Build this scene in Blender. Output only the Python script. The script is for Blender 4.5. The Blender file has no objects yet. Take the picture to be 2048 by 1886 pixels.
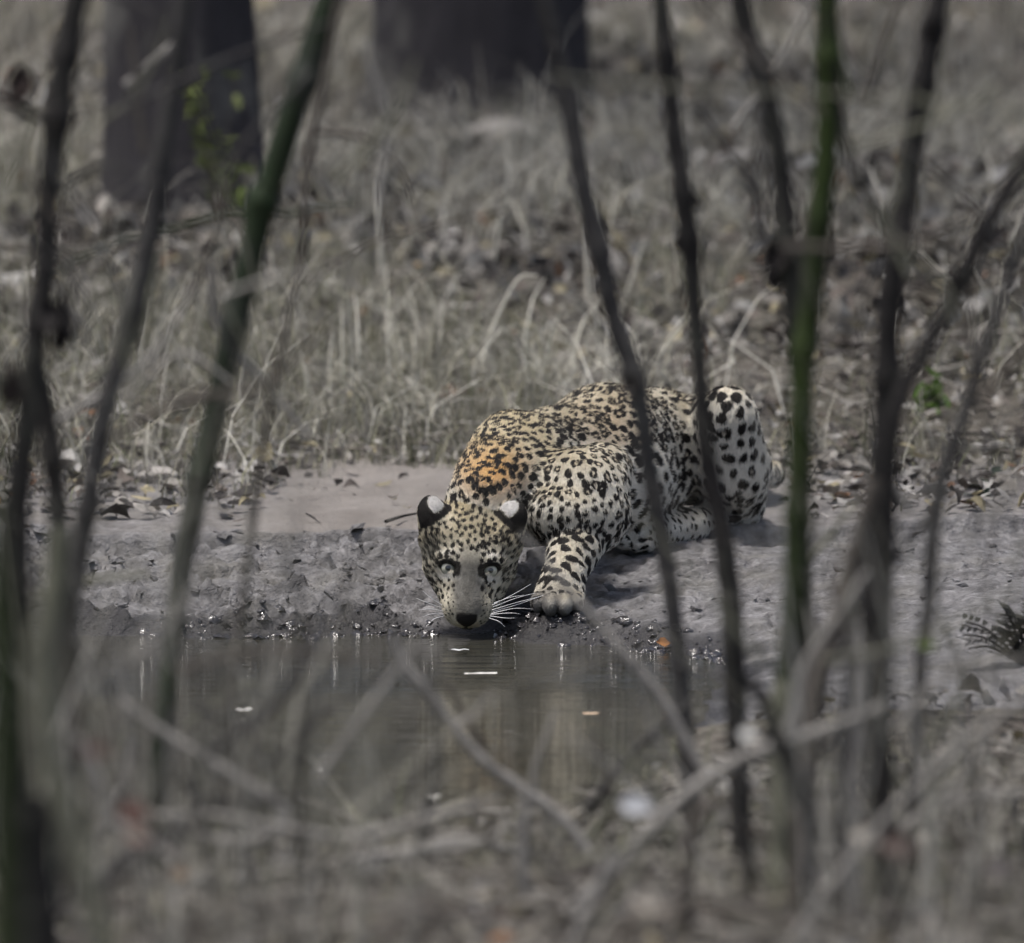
import bpy, math, random
import numpy as np
from mathutils import Vector, Matrix, kdtree, noise as mnoise

random.seed(7)
rng = np.random.default_rng(7)
SC = bpy.context.scene
COL = SC.collection
R = math.radians

# ------------------------------------------------------------------ camera, sky, sun, exposure
CAM_H, PITCH, F = 2.1, R(5.05), 20100.0        # F: focal length in pixels of the 2048-wide photograph
cam_d = bpy.data.cameras.new('camera')
cam_d.sensor_width = 36.0
cam_d.lens = 36.0 * F / 2048.0
cam_d.clip_start, cam_d.clip_end = 0.5, 600.0
cam_d.dof.use_dof = True
cam_d.dof.focus_distance = 20.12
cam_d.dof.aperture_fstop = 3.9
cam = bpy.data.objects.new('camera', cam_d)
cam.location = (0, 0, CAM_H)
cam.rotation_euler = (R(90) - PITCH, 0, 0)
COL.objects.link(cam)
SC.camera = cam

SUN_EL, SUN_AZ = R(76), R(245)                   # soft light from high above, a little from the left
world = bpy.data.worlds.new('World')
SC.world = world
world.use_nodes = True
wn = world.node_tree
bg = wn.nodes['Background']
sky = wn.nodes.new('ShaderNodeTexSky')
sky.sky_type = 'NISHITA'
sky.sun_disc = False
sky.sun_elevation = SUN_EL
sky.sun_rotation = SUN_AZ
sky.air_density = 1.0
sky.dust_density = 5.0
sky.ozone_density = 0.6
hsv = wn.nodes.new('ShaderNodeHueSaturation')      # overcast: the sky is greyer than a clear one
hsv.inputs['Saturation'].default_value = 0.9
wn.links.new(sky.outputs[0], hsv.inputs['Color'])
wn.links.new(hsv.outputs[0], bg.inputs[0])
bg.inputs[1].default_value = 0.06

sun_d = bpy.data.lights.new('sun', 'SUN')
sun_d.energy = 1.5
sun_d.angle = R(10)
sun_d.color = (1.0, 0.965, 0.92)
sun = bpy.data.objects.new('sun', sun_d)
sdir = Vector((math.sin(SUN_AZ) * math.cos(SUN_EL), math.cos(SUN_AZ) * math.cos(SUN_EL), math.sin(SUN_EL)))
sun.rotation_euler = sdir.to_track_quat('Z', 'Y').to_euler()
COL.objects.link(sun)

SC.view_settings.view_transform = 'Standard'
SC.view_settings.look = 'None'
SC.view_settings.gamma = 1.0
SC.view_settings.use_curve_mapping = False
SC.view_settings.exposure = 1.24
SC.render.engine = 'CYCLES'
SC.cycles.use_denoising = True
SC.cycles.denoising_input_passes = 'RGB_ALBEDO'
SC.cycles.denoising_prefilter = 'ACCURATE'
SC.cycles.max_bounces = 6
SC.cycles.diffuse_bounces = 3
SC.cycles.glossy_bounces = 3
SC.cycles.transmission_bounces = 2
SC.cycles.caustics_reflective = False
SC.cycles.caustics_refractive = False

# ------------------------------------------------------------------ helpers
K = 2048.0 / 2007.0
CP, SP = math.cos(PITCH), math.sin(PITCH)
def P(u, v, y):
    """point at distance y on the line of sight through the photograph's pixel (u, v)"""
    a, b = (u - 1024.0) / F, (v - 943.0) / F
    dx, dy, dz = a, CP - b * SP, -SP - b * CP
    s = y / dy
    return np.array((dx * s, y, CAM_H + dz * s))
def PG(u, v, z=0.0):
    """point of the level plane z seen at pixel (u, v)"""
    b = (v - 943.0) / F
    dy, dz = CP - b * SP, -SP - b * CP
    return P(u, v, dy * (z - CAM_H) / dz)

def hash2(ix, iy, seed):
    n = (ix.astype(np.int64) * 374761393 + iy.astype(np.int64) * 668265263 + seed * 974711) & 0xffffffff
    n = ((n ^ (n >> 13)) * 1274126177) & 0xffffffff
    n = ((n ^ (n >> 15)) * 2246822519) & 0xffffffff
    return ((n ^ (n >> 16)) & 0xffffff) / float(0xffffff)
def vnoise(x, y, seed=0):
    ix, iy = np.floor(x), np.floor(y)
    fx, fy = x - ix, y - iy
    fx, fy = fx * fx * (3 - 2 * fx), fy * fy * (3 - 2 * fy)
    a, b = hash2(ix, iy, seed), hash2(ix + 1, iy, seed)
    c, d = hash2(ix, iy + 1, seed), hash2(ix + 1, iy + 1, seed)
    return ((a + (b - a) * fx) * (1 - fy) + (c + (d - c) * fx) * fy) * 2 - 1
def fbm(x, y, seed=0, o=4):
    r, a = 0.0, 1.0
    for i in range(o):
        r = r + a * vnoise(x, y, seed + i * 17)
        x, y, a = x * 2.03 + 5.1, y * 2.03 + 1.7, a * 0.5
    return r
def sstep(a, b, x):
    t = np.clip((x - a) / (b - a), 0, 1)
    return t * t * (3 - 2 * t)

def mesh_np(name, V, Q, mat=None, smooth=True, color=None, floats=None, parent=None, link=True):
    V = np.ascontiguousarray(V, dtype=np.float32)
    Q = np.ascontiguousarray(Q, dtype=np.int32)
    n, w = Q.shape
    me = bpy.data.meshes.new(name)
    me.vertices.add(len(V))
    me.vertices.foreach_set('co', V.ravel())
    me.loops.add(n * w)
    me.loops.foreach_set('vertex_index', Q.ravel())
    me.polygons.add(n)
    me.polygons.foreach_set('loop_start', np.arange(0, n * w, w, dtype=np.int32))
    me.polygons.foreach_set('use_smooth', np.full(n, smooth, dtype=bool))
    me.update(calc_edges=True)
    me.validate()
    if color is not None:
        at = me.color_attributes.new('tint', 'FLOAT_COLOR', 'POINT')
        c = np.ones((len(V), 4), np.float32); c[:, :3] = color
        at.data.foreach_set('color', c.ravel())
    for k, a in (floats or {}).items():
        at = me.attributes.new(k, 'FLOAT', 'POINT')
        at.data.foreach_set('value', np.ascontiguousarray(a, dtype=np.float32))
    if mat: me.materials.append(mat)
    o = bpy.data.objects.new(name, me)
    if link: COL.objects.link(o)
    if parent: o.parent = parent
    return o

def tag(o, label=None, cat=None, group=None, kind=None):
    if label: o['label'] = label
    if cat: o['category'] = cat
    if group: o['group'] = group
    if kind: o['kind'] = kind
    return o

# ---- node material helper
class NM:
    def __init__(s, name):
        s.m = bpy.data.materials.new(name); s.m.use_nodes = True
        s.t = s.m.node_tree; s.b = s.t.nodes['Principled BSDF']
        s.co = None
    def n(s, typ, **kw):
        nd = s.t.nodes.new(typ)
        for k, v in kw.items(): setattr(nd, k, v)
        return nd
    def l(s, a, b): s.t.links.new(a, b)
    def coord(s, scale=(1, 1, 1)):
        tc = s.n('ShaderNodeTexCoord'); mp = s.n('ShaderNodeMapping')
        mp.inputs['Scale'].default_value = scale
        s.l(tc.outputs['Object'], mp.inputs['Vector'])
        return mp.outputs['Vector']
    def noise(s, scale, detail=4, rough=0.55, stretch=(1, 1, 1), dist=0.0):
        nd = s.n('ShaderNodeTexNoise')
        nd.inputs['Scale'].default_value = scale; nd.inputs['Detail'].default_value = detail
        nd.inputs['Roughness'].default_value = rough; nd.inputs['Distortion'].default_value = dist
        s.l(s.coord(stretch), nd.inputs['Vector'])
        return nd.outputs['Fac']
    def vor(s, scale, feature='F1', stretch=(1, 1, 1)):
        nd = s.n('ShaderNodeTexVoronoi', feature=feature)
        nd.inputs['Scale'].default_value = scale
        s.l(s.coord(stretch), nd.inputs['Vector'])
        return nd.outputs['Distance']
    def ramp(s, fac, stops):
        nd = s.n('ShaderNodeValToRGB'); e = nd.color_ramp.elements
        while len(e) < len(stops): e.new(0.5)
        for el, (p, c) in zip(e, stops):
            el.position = p; el.color = (*c, 1) if len(c) == 3 else c
        s.l(fac, nd.inputs['Fac']); return nd.outputs['Color']
    def rmap(s, fac, a, b, c=0.0, d=1.0):
        nd = s.n('ShaderNodeMapRange'); nd.inputs[1].default_value = a; nd.inputs[2].default_value = b
        nd.inputs[3].default_value = c; nd.inputs[4].default_value = d
        s.l(fac, nd.inputs[0]); return nd.outputs[0]
    def mix(s, fac, a, b, mode='MIX'):
        nd = s.n('ShaderNodeMix', data_type='RGBA', blend_type=mode)
        for i, x in ((0, fac), (6, a), (7, b)):
            if isinstance(x, (int, float)): nd.inputs[i].default_value = x
            elif isinstance(x, tuple): nd.inputs[i].default_value = (*x, 1)
            else: s.l(x, nd.inputs[i])
        return nd.outputs[2]
    def math(s, op, a, b=0.0):
        nd = s.n('ShaderNodeMath', operation=op)
        for i, x in ((0, a), (1, b)):
            if isinstance(x, (int, float)): nd.inputs[i].default_value = x
            else: s.l(x, nd.inputs[i])
        return nd.outputs[0]
    def attr(s, name, out='Color'):
        nd = s.n('ShaderNodeAttribute'); nd.attribute_name = name
        return nd.outputs[out]
    def bump(s, h, strength, dist=0.01, prev=None):
        nd = s.n('ShaderNodeBump'); nd.inputs['Strength'].default_value = strength
        nd.inputs['Distance'].default_value = dist
        s.l(h, nd.inputs['Height'])
        if prev: s.l(prev, nd.inputs['Normal'])
        return nd.outputs[0]
    def done(s, color, rough=0.8, normal=None, spec=0.3):
        if isinstance(color, tuple): s.b.inputs['Base Color'].default_value = (*color, 1)
        else: s.l(color, s.b.inputs['Base Color'])
        if isinstance(rough, (int, float)): s.b.inputs['Roughness'].default_value = rough
        else: s.l(rough, s.b.inputs['Roughness'])
        if normal: s.l(normal, s.b.inputs['Normal'])
        s.b.inputs['Specular IOR Level'].default_value = spec
        return s.m

def tinted(name, rough=0.75, trans=0.0, scale=40.0, spec=0.25, lo=0.75, hi=1.2):
    m = NM(name)
    f = m.rmap(m.noise(scale, 3), 0.3, 0.7, lo, hi)
    c = m.mix(1.0, m.attr('tint'), f, 'MULTIPLY')
    m.done(c, rough, m.bump(m.noise(scale * 3, 2), 0.3, 0.003), spec)
    if trans:
        tr = m.n('ShaderNodeBsdfTranslucent'); m.l(c, tr.inputs['Color'])
        mx = m.n('ShaderNodeMixShader'); mx.inputs[0].default_value = trans
        m.l(m.b.outputs[0], mx.inputs[1]); m.l(tr.outputs[0], mx.inputs[2])
        out = [n for n in m.t.nodes if n.type == 'OUTPUT_MATERIAL'][0]
        m.l(mx.outputs[0], out.inputs['Surface'])
    return m.m

def bark(name, a, b, c, scale=30.0, stretch=(1, 1, 0.25), bstr=0.8, rough=0.85, moss=None):
    m = NM(name)
    n1 = m.noise(scale, 5, 0.6, stretch); n2 = m.noise(scale * 0.12, 3)
    col = m.mix(m.rmap(n2, 0.35, 0.65), m.ramp(n1, [(0.3, a), (0.7, b)]), c)
    if moss: col = m.mix(m.rmap(m.noise(moss[0], 5, 0.65, (1, 1, 0.6)), 0.5, 0.66, 0, moss[2]), col, moss[1])
    return m.done(col, rough, m.bump(n1, bstr, 0.01), 0.2)

M = {}
# mud: dried grey crust above, wet and glossy at the water's edge
m = NM('mud')
n1 = m.noise(5, 6, 0.6); n2 = m.noise(42, 5, 0.65); n3 = m.noise(1.7, 3); n4 = m.noise(150, 3, 0.6)
base = m.ramp(n2, [(0.28, (0.06, 0.0585, 0.061)), (0.5, (0.195, 0.191, 0.196)), (0.74, (0.37, 0.364, 0.37))])
base = m.mix(m.rmap(n1, 0.42, 0.62, 0, 0.5), base, (0.205, 0.202, 0.208))
base = m.mix(m.rmap(m.noise(14, 5, 0.65), 0.48, 0.66, 0, 0.75), base, (0.075, 0.073, 0.073))
base = m.mix(m.rmap(m.noise(3.0, 4, 0.6), 0.52, 0.7, 0, 0.5), base, (0.20, 0.19, 0.16))
base = m.mix(m.attr('dirt', 'Fac'), base, m.ramp(n1, [(0.3, (0.185, 0.167, 0.152)), (0.7, (0.285, 0.262, 0.243))]))
crk = m.vor(9, 'DISTANCE_TO_EDGE', (1, 0.8, 1))
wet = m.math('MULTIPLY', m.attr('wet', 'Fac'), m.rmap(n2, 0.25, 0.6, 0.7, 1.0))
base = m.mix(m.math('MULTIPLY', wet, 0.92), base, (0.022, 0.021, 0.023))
nrm = m.bump(n2, 0.8, 0.03); nrm = m.bump(n4, 0.7, 0.008, nrm)
M['mud'] = m.done(base, m.rmap(m.math('MULTIPLY', wet, m.rmap(n4, .4, .6, .6, 1.0)), 0.1, 0.95, 0.9, 0.2), nrm, 0.35)

m = NM('forest_soil')
n1 = m.noise(2.2, 6, 0.6); n2 = m.noise(30, 5, 0.7)
base = m.ramp(n2, [(0.3, (0.035, 0.031, 0.027)), (0.5, (0.10, 0.09, 0.077)), (0.7, (0.21, 0.195, 0.17))])
base = m.mix(m.rmap(n1, 0.4, 0.62, 0, 0.6), base, (0.085, 0.082, 0.062))
M['soil'] = m.done(base, 0.95, m.bump(n2, 0.7, 0.03), 0.15)

m = NM('pool_water')
r1 = m.noise(16, 3, 0.55, (0.35, 2.6, 1)); r2 = m.noise(7.0, 3, 0.5, (0.18, 3.2, 1)); r3 = m.noise(1.1, 2, 0.5, (0.5, 1.2, 1))
calm = m.attr('ripple', 'Fac')
h = m.math('MULTIPLY', m.math('ADD', m.math('MULTIPLY', r1, 0.5), r2), calm)
nb = m.bump(h, 0.34, 0.02)
M['water'] = m.done(m.ramp(r3, [(0.35, (0.028, 0.028, 0.021)), (0.7, (0.055, 0.053, 0.042))]), 0.03, nb, 0.5)

m = NM('wet_mud')
M['wet_mud'] = m.done(m.ramp(m.noise(60, 4), [(0.3, (0.015, 0.014, 0.016)), (0.7, (0.05, 0.048, 0.052))]), 0.14, m.bump(m.noise(120, 3), 0.6, 0.006), 0.8)
M['leaf'] = tinted('dead_leaf', 0.7, 0.15, 60)
M['grass'] = tinted('dry_grass', 0.7, 0.2, 25)
M['green_leaf'] = tinted('green_leaf', 0.5, 0.3, 40)
M['trunk'] = bark('grey_bark', (0.020, 0.019, 0.022), (0.06, 0.056, 0.062), (0.04, 0.037, 0.041), 14, (1, 1, 0.3), moss=(3.2, (0.155, 0.152, 0.14), 0.9))
M['dark_stem'] = bark('dark_stem_bark', (0.012, 0.0115, 0.0115), (0.034, 0.032, 0.031), (0.024, 0.022, 0.022), 40, moss=(9, (0.07, 0.072, 0.06), 0.7))
M['grey_stem'] = bark('grey_stem_bark', (0.032, 0.031, 0.031), (0.075, 0.072, 0.071), (0.05, 0.048, 0.048), 40, moss=(9, (0.12, 0.118, 0.11), 0.7))
M['bamboo_dark'] = bark('dark_green_culm', (0.014, 0.019, 0.013), (0.030, 0.038, 0.026), (0.020, 0.033, 0.014), 30, (1, 1, 0.1), 0.2, 0.6, (6, (0.075, 0.078, 0.07), 0.8))
M['bamboo'] = bark('green_culm', (0.020, 0.034, 0.008), (0.048, 0.074, 0.015), (0.012, 0.018, 0.007), 16, (1, 1, 0.12), 0.2, 0.6, (7, (0.03, 0.03, 0.024), 0.85))
M['pale_twig'] = bark('pale_dry_twig', (0.18, 0.172, 0.162), (0.36, 0.345, 0.325), (0.28, 0.268, 0.25), 50)
M['pale_green'] = bark('pale_green_stem', (0.12, 0.125, 0.09), (0.2, 0.2, 0.15), (0.16, 0.16, 0.125), 40)
M['brown_twig'] = bark('brown_twig', (0.06, 0.052, 0.046), (0.13, 0.115, 0.10), (0.09, 0.08, 0.07), 50)
M['stone'] = bark('pale_stone', (0.25, 0.235, 0.22), (0.42, 0.40, 0.38), (0.33, 0.31, 0.29), 20, (1, 1, 1), 0.6)

# ------------------------------------------------------------------ terrain
shore_px = [(-2600, 1262), (-900, 1268), (100, 1275), (300, 1272), (520, 1276), (700, 1270), (850, 1272), (940, 1268), (1010, 1274),
            (1090, 1284), (1200, 1290), (1300, 1302), (1400, 1312), (1450, 1332), (1425, 1400), (1385, 1470), (1310, 1540), (1200, 1595),
            (1050, 1640), (800, 1675), (500, 1715), (200, 1750), (-400, 1800), (-1500, 1760), (-3000, 1600)]
SH = np.array([PG(u, v)[:2] for u, v in shore_px])
def shore_sd(x, y):
    """signed distance to the shoreline, positive on land"""
    d2 = np.full(x.shape, 1e9); ins = np.zeros(x.shape, bool)
    n = len(SH)
    for i in range(n):
        a, b = SH[i], SH[(i + 1) % n]
        e = b - a; px, py = x - a[0], y - a[1]
        t = np.clip((px * e[0] + py * e[1]) / (e @ e), 0, 1)
        d2 = np.minimum(d2, (px - t * e[0])**2 + (py - t * e[1])**2)
        c = (a[1] <= y) != (b[1] <= y)
        xi = a[0] + (y - a[1]) / (e[1] if abs(e[1]) > 1e-9 else 1e-9) * e[0]
        ins ^= c & (x < xi)
    return np.where(ins, -np.sqrt(d2), np.sqrt(d2))
PAW_Z = float(P(1118, 1221, 19.96)[2])
def lip_y(x):
    return 20.80 + 0.05 * np.sin(x * 2.1 + 0.4) + np.where(x > 0.45, (x - 0.45) * 0.30, 0) + 0.03 * vnoise(x * 5, x * 0 + 2.5, 3) + 0.012 * vnoise(x * 23, x * 0 + 1.5, 4)
def worley(x, y, seed):
    ix, iy = np.floor(x), np.floor(y)
    f1 = np.full(x.shape, 9.0); f2 = np.full(x.shape, 9.0); idv = np.zeros(x.shape)
    for i in (-1, 0, 1):
        for j in (-1, 0, 1):
            cx, cy = ix + i, iy + j
            d = np.hypot(cx + hash2(cx, cy, seed) - x, cy + hash2(cx, cy, seed + 7) - y)
            n = d < f1
            f2 = np.where(n, f1, np.minimum(f2, d)); f1 = np.where(n, d, f1); idv = np.where(n, hash2(cx, cy, seed + 13), idv)
    return f1, f2, idv
def height(x, y, fine=True):
    x = np.asarray(x, float); y = np.asarray(y, float)
    sd = shore_sd(x, y) + 0.025 * fbm(x * 7, y * 7, 11, 3)
    far = sstep(18.6, 19.6, y)
    bank = np.where(sd > 0, 0.036 * sstep(0, 0.09, sd) + 0.07 * sstep(0.05, 0.75, sd), np.maximum(sd, -0.8) * 0.28)
    near = np.where(sd > 0, 0.02 * sstep(0, 0.1, sd) + 0.09 * sstep(0.05, 1.8, sd), np.maximum(sd, -0.8) * 0.28)
    near = near + 0.05 * np.clip(15.4 - y, 0, 1.6) * sstep(0, .4, sd)
    h = near * (1 - far) + bank * far
    ly = lip_y(x)
    h = h + far * (0.036 * sstep(-0.012, 0.012, y - ly)) * sstep(-9, -7, x)
    h = h - far * 0.030 * np.exp(-((y - ly + 0.024) / 0.014)**2) * sstep(-.1, .35, vnoise(x * 4.0, x * 0 + 9.5, 12)) * sstep(-9, -7, x)
    h = h + 0.042 * np.maximum(0, y - 22.2) ** 1.0 * sstep(22.0, 24.0, y) - 0.012 * np.maximum(0, y - 45)
    if fine:
        land = sstep(0.0, 0.12, sd)
        on_bank = far * land * (1 - sstep(-0.03, 0.02, y - ly))
        left = 1 - sstep(-0.15, 0.35, x)
        rough = 0.012 * fbm(x * 9, y * 7, 21, 4) + (0.008 + 0.010 * left) * np.abs(fbm(x * 26, y * 18, 22, 3)) \
              + (0.004 + 0.006 * left) * fbm(x * 60, y * 40, 23, 2)
        wxx, wyy = x + 0.03 * fbm(x * 12, y * 10, 24, 2), y + 0.03 * fbm(x * 12, y * 10, 25, 2)
        f1, f2, iv = worley(wxx * 8, wyy * 11, 5); g1_, g2_, jv = worley(wxx * 24, wyy * 30, 6)
        slab = (iv - 0.5) * 0.040 + (wxx * 8 - np.floor(wxx * 8) - .5) * (jv * 0 + iv - .4) * .02 - 0.045 * sstep(0.12, 0.0, f2 - f1) * sstep(.25, .6, iv)
        crumb = (jv - 0.5) * 0.020 - 0.016 * sstep(0.2, 0.0, g2_ - g1_)
        pat = sstep(-0.1, 0.5, fbm(x * 4, y * 4, 26, 3))
        h = h + on_bank * (rough * 0.6 + (0.30 + 0.70 * left) * slab + (0.15 + 0.85 * left) * crumb * (0.3 + 0.9 * pat))
        h = h - 0.035 * np.exp(-((x - 0.035) / 0.05)**2 - ((y - 20.17) / 0.13)**2)
        pw = np.exp(-((x - 0.092) / 0.075)**4 - ((y - 19.99) / 0.11)**4)                # firm mud the front paw rests on
        h = h * (1 - pw) + PAW_Z * pw
        h = h + land * (1 - on_bank) * (0.012 * fbm(x * 3, y * 2, 31, 3) + 0.004 * fbm(x * 25, y * 18, 32, 2))
        h = h + sstep(22.2, 26, y) * 0.05 * fbm(x * 0.9, y * 0.6, 33, 3)
    return h
def hz(x, y):
    return float(height(np.array([x]), np.array([y]))[0])

def axis(parts):
    out = []
    for a, b, s in parts:
        out.append(np.arange(a, b - 1e-6, s))
    out.append([parts[-1][1]])
    return np.concatenate(out)
xs = axis([(-90, -10, 16), (-10, -3, 1.0), (-3, -1.2, 0.15), (-1.2, 1.2, 0.010), (1.2, 3, 0.15), (3, 10, 1.0), (10, 90, 16)])
ys = axis([(-20, 10, 6), (10, 13, 0.25), (13, 19.6, 0.045), (19.6, 21.2, 0.009), (21.2, 23.0, 0.02), (23.0, 36, 0.11), (36, 50, 0.7), (50, 110, 6), (110, 300, 30)])
GX, GY = np.meshgrid(xs, ys, indexing='ij')
GZ = height(GX, GY)
SDG = shore_sd(GX, GY)
# cracks and clods on the near dried bank: shallow cells
nx, ny = GX.shape
idx = np.arange(nx * ny).reshape(nx, ny)
Qall = np.stack([idx[:-1, :-1], idx[1:, :-1], idx[1:, 1:], idx[:-1, 1:]], -1).reshape(-1, 4)
V = np.stack([GX, GY, GZ], -1).reshape(-1, 3)
wet = (1 - sstep(0.045, 0.16, SDG + 0.06 * fbm(GX * 6, GY * 6, 41, 3))).ravel()
dirt = (sstep(0.0, 0.05, GY - lip_y(GX)) * (0.35 + 0.65 * np.exp(-((GX + 0.28) / 0.26)**4))).ravel()
hollow = np.exp(-((GX - 0.035) / 0.05)**2 - ((GY - 20.17) / 0.13)**2).ravel()      # darker, glossier hollow under the chest
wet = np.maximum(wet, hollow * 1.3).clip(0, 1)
cx = GX.ravel()[Qall].mean(1); cy = GY.ravel()[Qall].mean(1)
isbank = (cy > 18.4) & (cy < 22.4) & (np.abs(cx) < 3)
def sub(mask, name, mat):
    q = Qall[mask]; u, inv = np.unique(q, return_inverse=True)
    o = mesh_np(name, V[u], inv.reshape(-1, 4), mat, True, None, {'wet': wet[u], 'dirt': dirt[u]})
    return tag(o, kind='structure')
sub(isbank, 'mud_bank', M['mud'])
sub(~isbank, 'ground', M['soil'])

# water sheet
wx = np.linspace(-4.2, 0.75, 60); wy = np.linspace(15.2, 20.6, 80)
WX, WY = np.meshgrid(wx, wy, indexing='ij')
wi = np.arange(WX.size).reshape(WX.shape)
wq = np.stack([wi[:-1, :-1], wi[1:, :-1], wi[1:, 1:], wi[:-1, 1:]], -1).reshape(-1, 4)
wv = np.stack([WX, WY, np.zeros_like(WX)], -1).reshape(-1, 3)
rip = 0.34 + 1.5 * np.exp(-((WY - 19.30 - 0.1 * np.sin(WX * 2)) / 0.26)**2) + 0.15 * vnoise(WX * 2, WY * 3, 5)
tag(mesh_np('pool_water', wv, wq, M['water'], True, None, {'ripple': rip.ravel()}), kind='structure')

# ------------------------------------------------------------------ scattering builders (grass, leaves)
def blades(name, root, hgt, wid, ldir, bend, tint, mat, parent=None):
    n = len(root); L = 4
    ang = rng.uniform(-0.9, 0.9, n)
    wd = np.stack([np.cos(ang), np.sin(ang), np.zeros(n)], -1)
    ts = np.linspace(0, 1, L)
    out = np.zeros((n, L, 2, 3), np.float32)
    for i, t in enumerate(ts):
        c = root + ldir * (hgt * bend * t**2)[:, None]
        c = c + np.array((0, 0, 1.0)) * (hgt * (t - 0.45 * bend * t**2))[:, None]
        w = wid * (1 - 0.85 * t**1.5) * 0.5
        out[:, i, 0] = c - wd * w[:, None]; out[:, i, 1] = c + wd * w[:, None]
    V = out.reshape(-1, 3)
    b = (np.arange(n) * L * 2)[:, None, None]
    q = np.array([[2 * i, 2 * i + 1, 2 * i + 3, 2 * i + 2] for i in range(L - 1)])[None]
    Q = (b + q).reshape(-1, 4)
    return mesh_np(name, V, Q, mat, True, np.repeat(tint, L * 2, 0), None, parent)

def leaf_verts(n, ln, wd, curl, fold, seed_r):
    """n leaves, 5 x 3 points, along +x, curled; returns (n,15,3) and quads"""
    t = np.linspace(0, 1, 5); prof = np.array([0.12, 0.72, 1.0, 0.74, 0.06])
    out = np.zeros((n, 5, 3, 3), np.float32)
    for i in range(5):
        a = curl * (t[i] - 0.5)
        cxx = np.where(np.abs(curl) > 1e-3, np.sin(a) / np.where(np.abs(curl) > 1e-3, curl, 1), t[i] - 0.5) * ln
        czz = np.where(np.abs(curl) > 1e-3, (1 - np.cos(a)) / np.where(np.abs(curl) > 1e-3, curl, 1), 0) * ln
        for j, sgn in enumerate((-1, 0, 1)):
            w = wd * prof[i] * 0.5 * sgn
            jit = seed_r.uniform(-0.07, 0.07, (n, 3)) * wd[:, None]
            out[:, i, j, 0] = cxx
            out[:, i, j, 1] = w * np.cos(fold)
            out[:, i, j, 2] = czz + np.abs(w) * np.sin(fold)
            out[:, i, j] += jit
    q = []
    for i in range(4):
        for j in range(2):
            q.append([i * 3 + j, (i + 1) * 3 + j, (i + 1) * 3 + j + 1, i * 3 + j + 1])
    return out.reshape(n, 15, 3), np.array(q)
def rot_many(yaw, pitch, roll):
    cy, sy, cp, sp, cr, sr = np.cos(yaw), np.sin(yaw), np.cos(pitch), np.sin(pitch), np.cos(roll), np.sin(roll)
    Rm = np.zeros((len(yaw), 3, 3))
    Rm[:, 0, 0] = cy * cp; Rm[:, 0, 1] = cy * sp * sr - sy * cr; Rm[:, 0, 2] = cy * sp * cr + sy * sr
    Rm[:, 1, 0] = sy * cp; Rm[:, 1, 1] = sy * sp * sr + cy * cr; Rm[:, 1, 2] = sy * sp * cr - cy * sr
    Rm[:, 2, 0] = -sp; Rm[:, 2, 1] = cp * sr; Rm[:, 2, 2] = cp * cr
    return Rm
def leaves(name, pos, ln, wd, tint, mat, tilt=0.5, parent=None):
    n = len(pos)
    lv, q = leaf_verts(n, ln, wd, rng.uniform(-2.2, 2.2, n), rng.uniform(-0.3, 0.9, n), rng)
    Rm = rot_many(rng.uniform(0, 6.28, n), rng.normal(0, tilt, n), rng.normal(0, tilt, n))
    V = np.einsum('nij,nkj->nki', Rm, lv) + pos[:, None, :]
    Q = (np.arange(n) * 15)[:, None, None] + q[None]
    return mesh_np(name, V.reshape(-1, 3), Q.reshape(-1, 4), mat, True, np.repeat(tint, 15, 0), None, parent)
def pick(pal, n, jit=0.15):
    pal = np.array(pal); w = pal[:, 3] / pal[:, 3].sum()
    c = pal[rng.choice(len(pal), n, p=w), :3]
    return c * (1 + rng.normal(0, jit, (n, 1))).clip(0.4, 1.8)

LITTER = [(0.27, 0.255, 0.235, 4), (0.37, 0.36, 0.345, 3), (0.17, 0.158, 0.142, 3), (0.10, 0.085, 0.075, 2.6), (0.03, 0.027, 0.026, 4.5),
          (0.26, 0.23, 0.15, 1.2), (0.17, 0.09, 0.05, 0.3)]
STRAW = [(0.31, 0.295, 0.235, 4), (0.46, 0.445, 0.385, 2.5), (0.25, 0.245, 0.165, 3), (0.15, 0.16, 0.095, 1.6), (0.17, 0.16, 0.145, 2)]

def wedge(n, y0, y1, power=1.0, margin=0.25):
    """random points inside the view between two distances"""
    y = y0 + (y1 - y0) * rng.random(n)**power
    x = rng.uniform(-1, 1, n) * (y * 0.0512 + margin)
    return x, y

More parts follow.
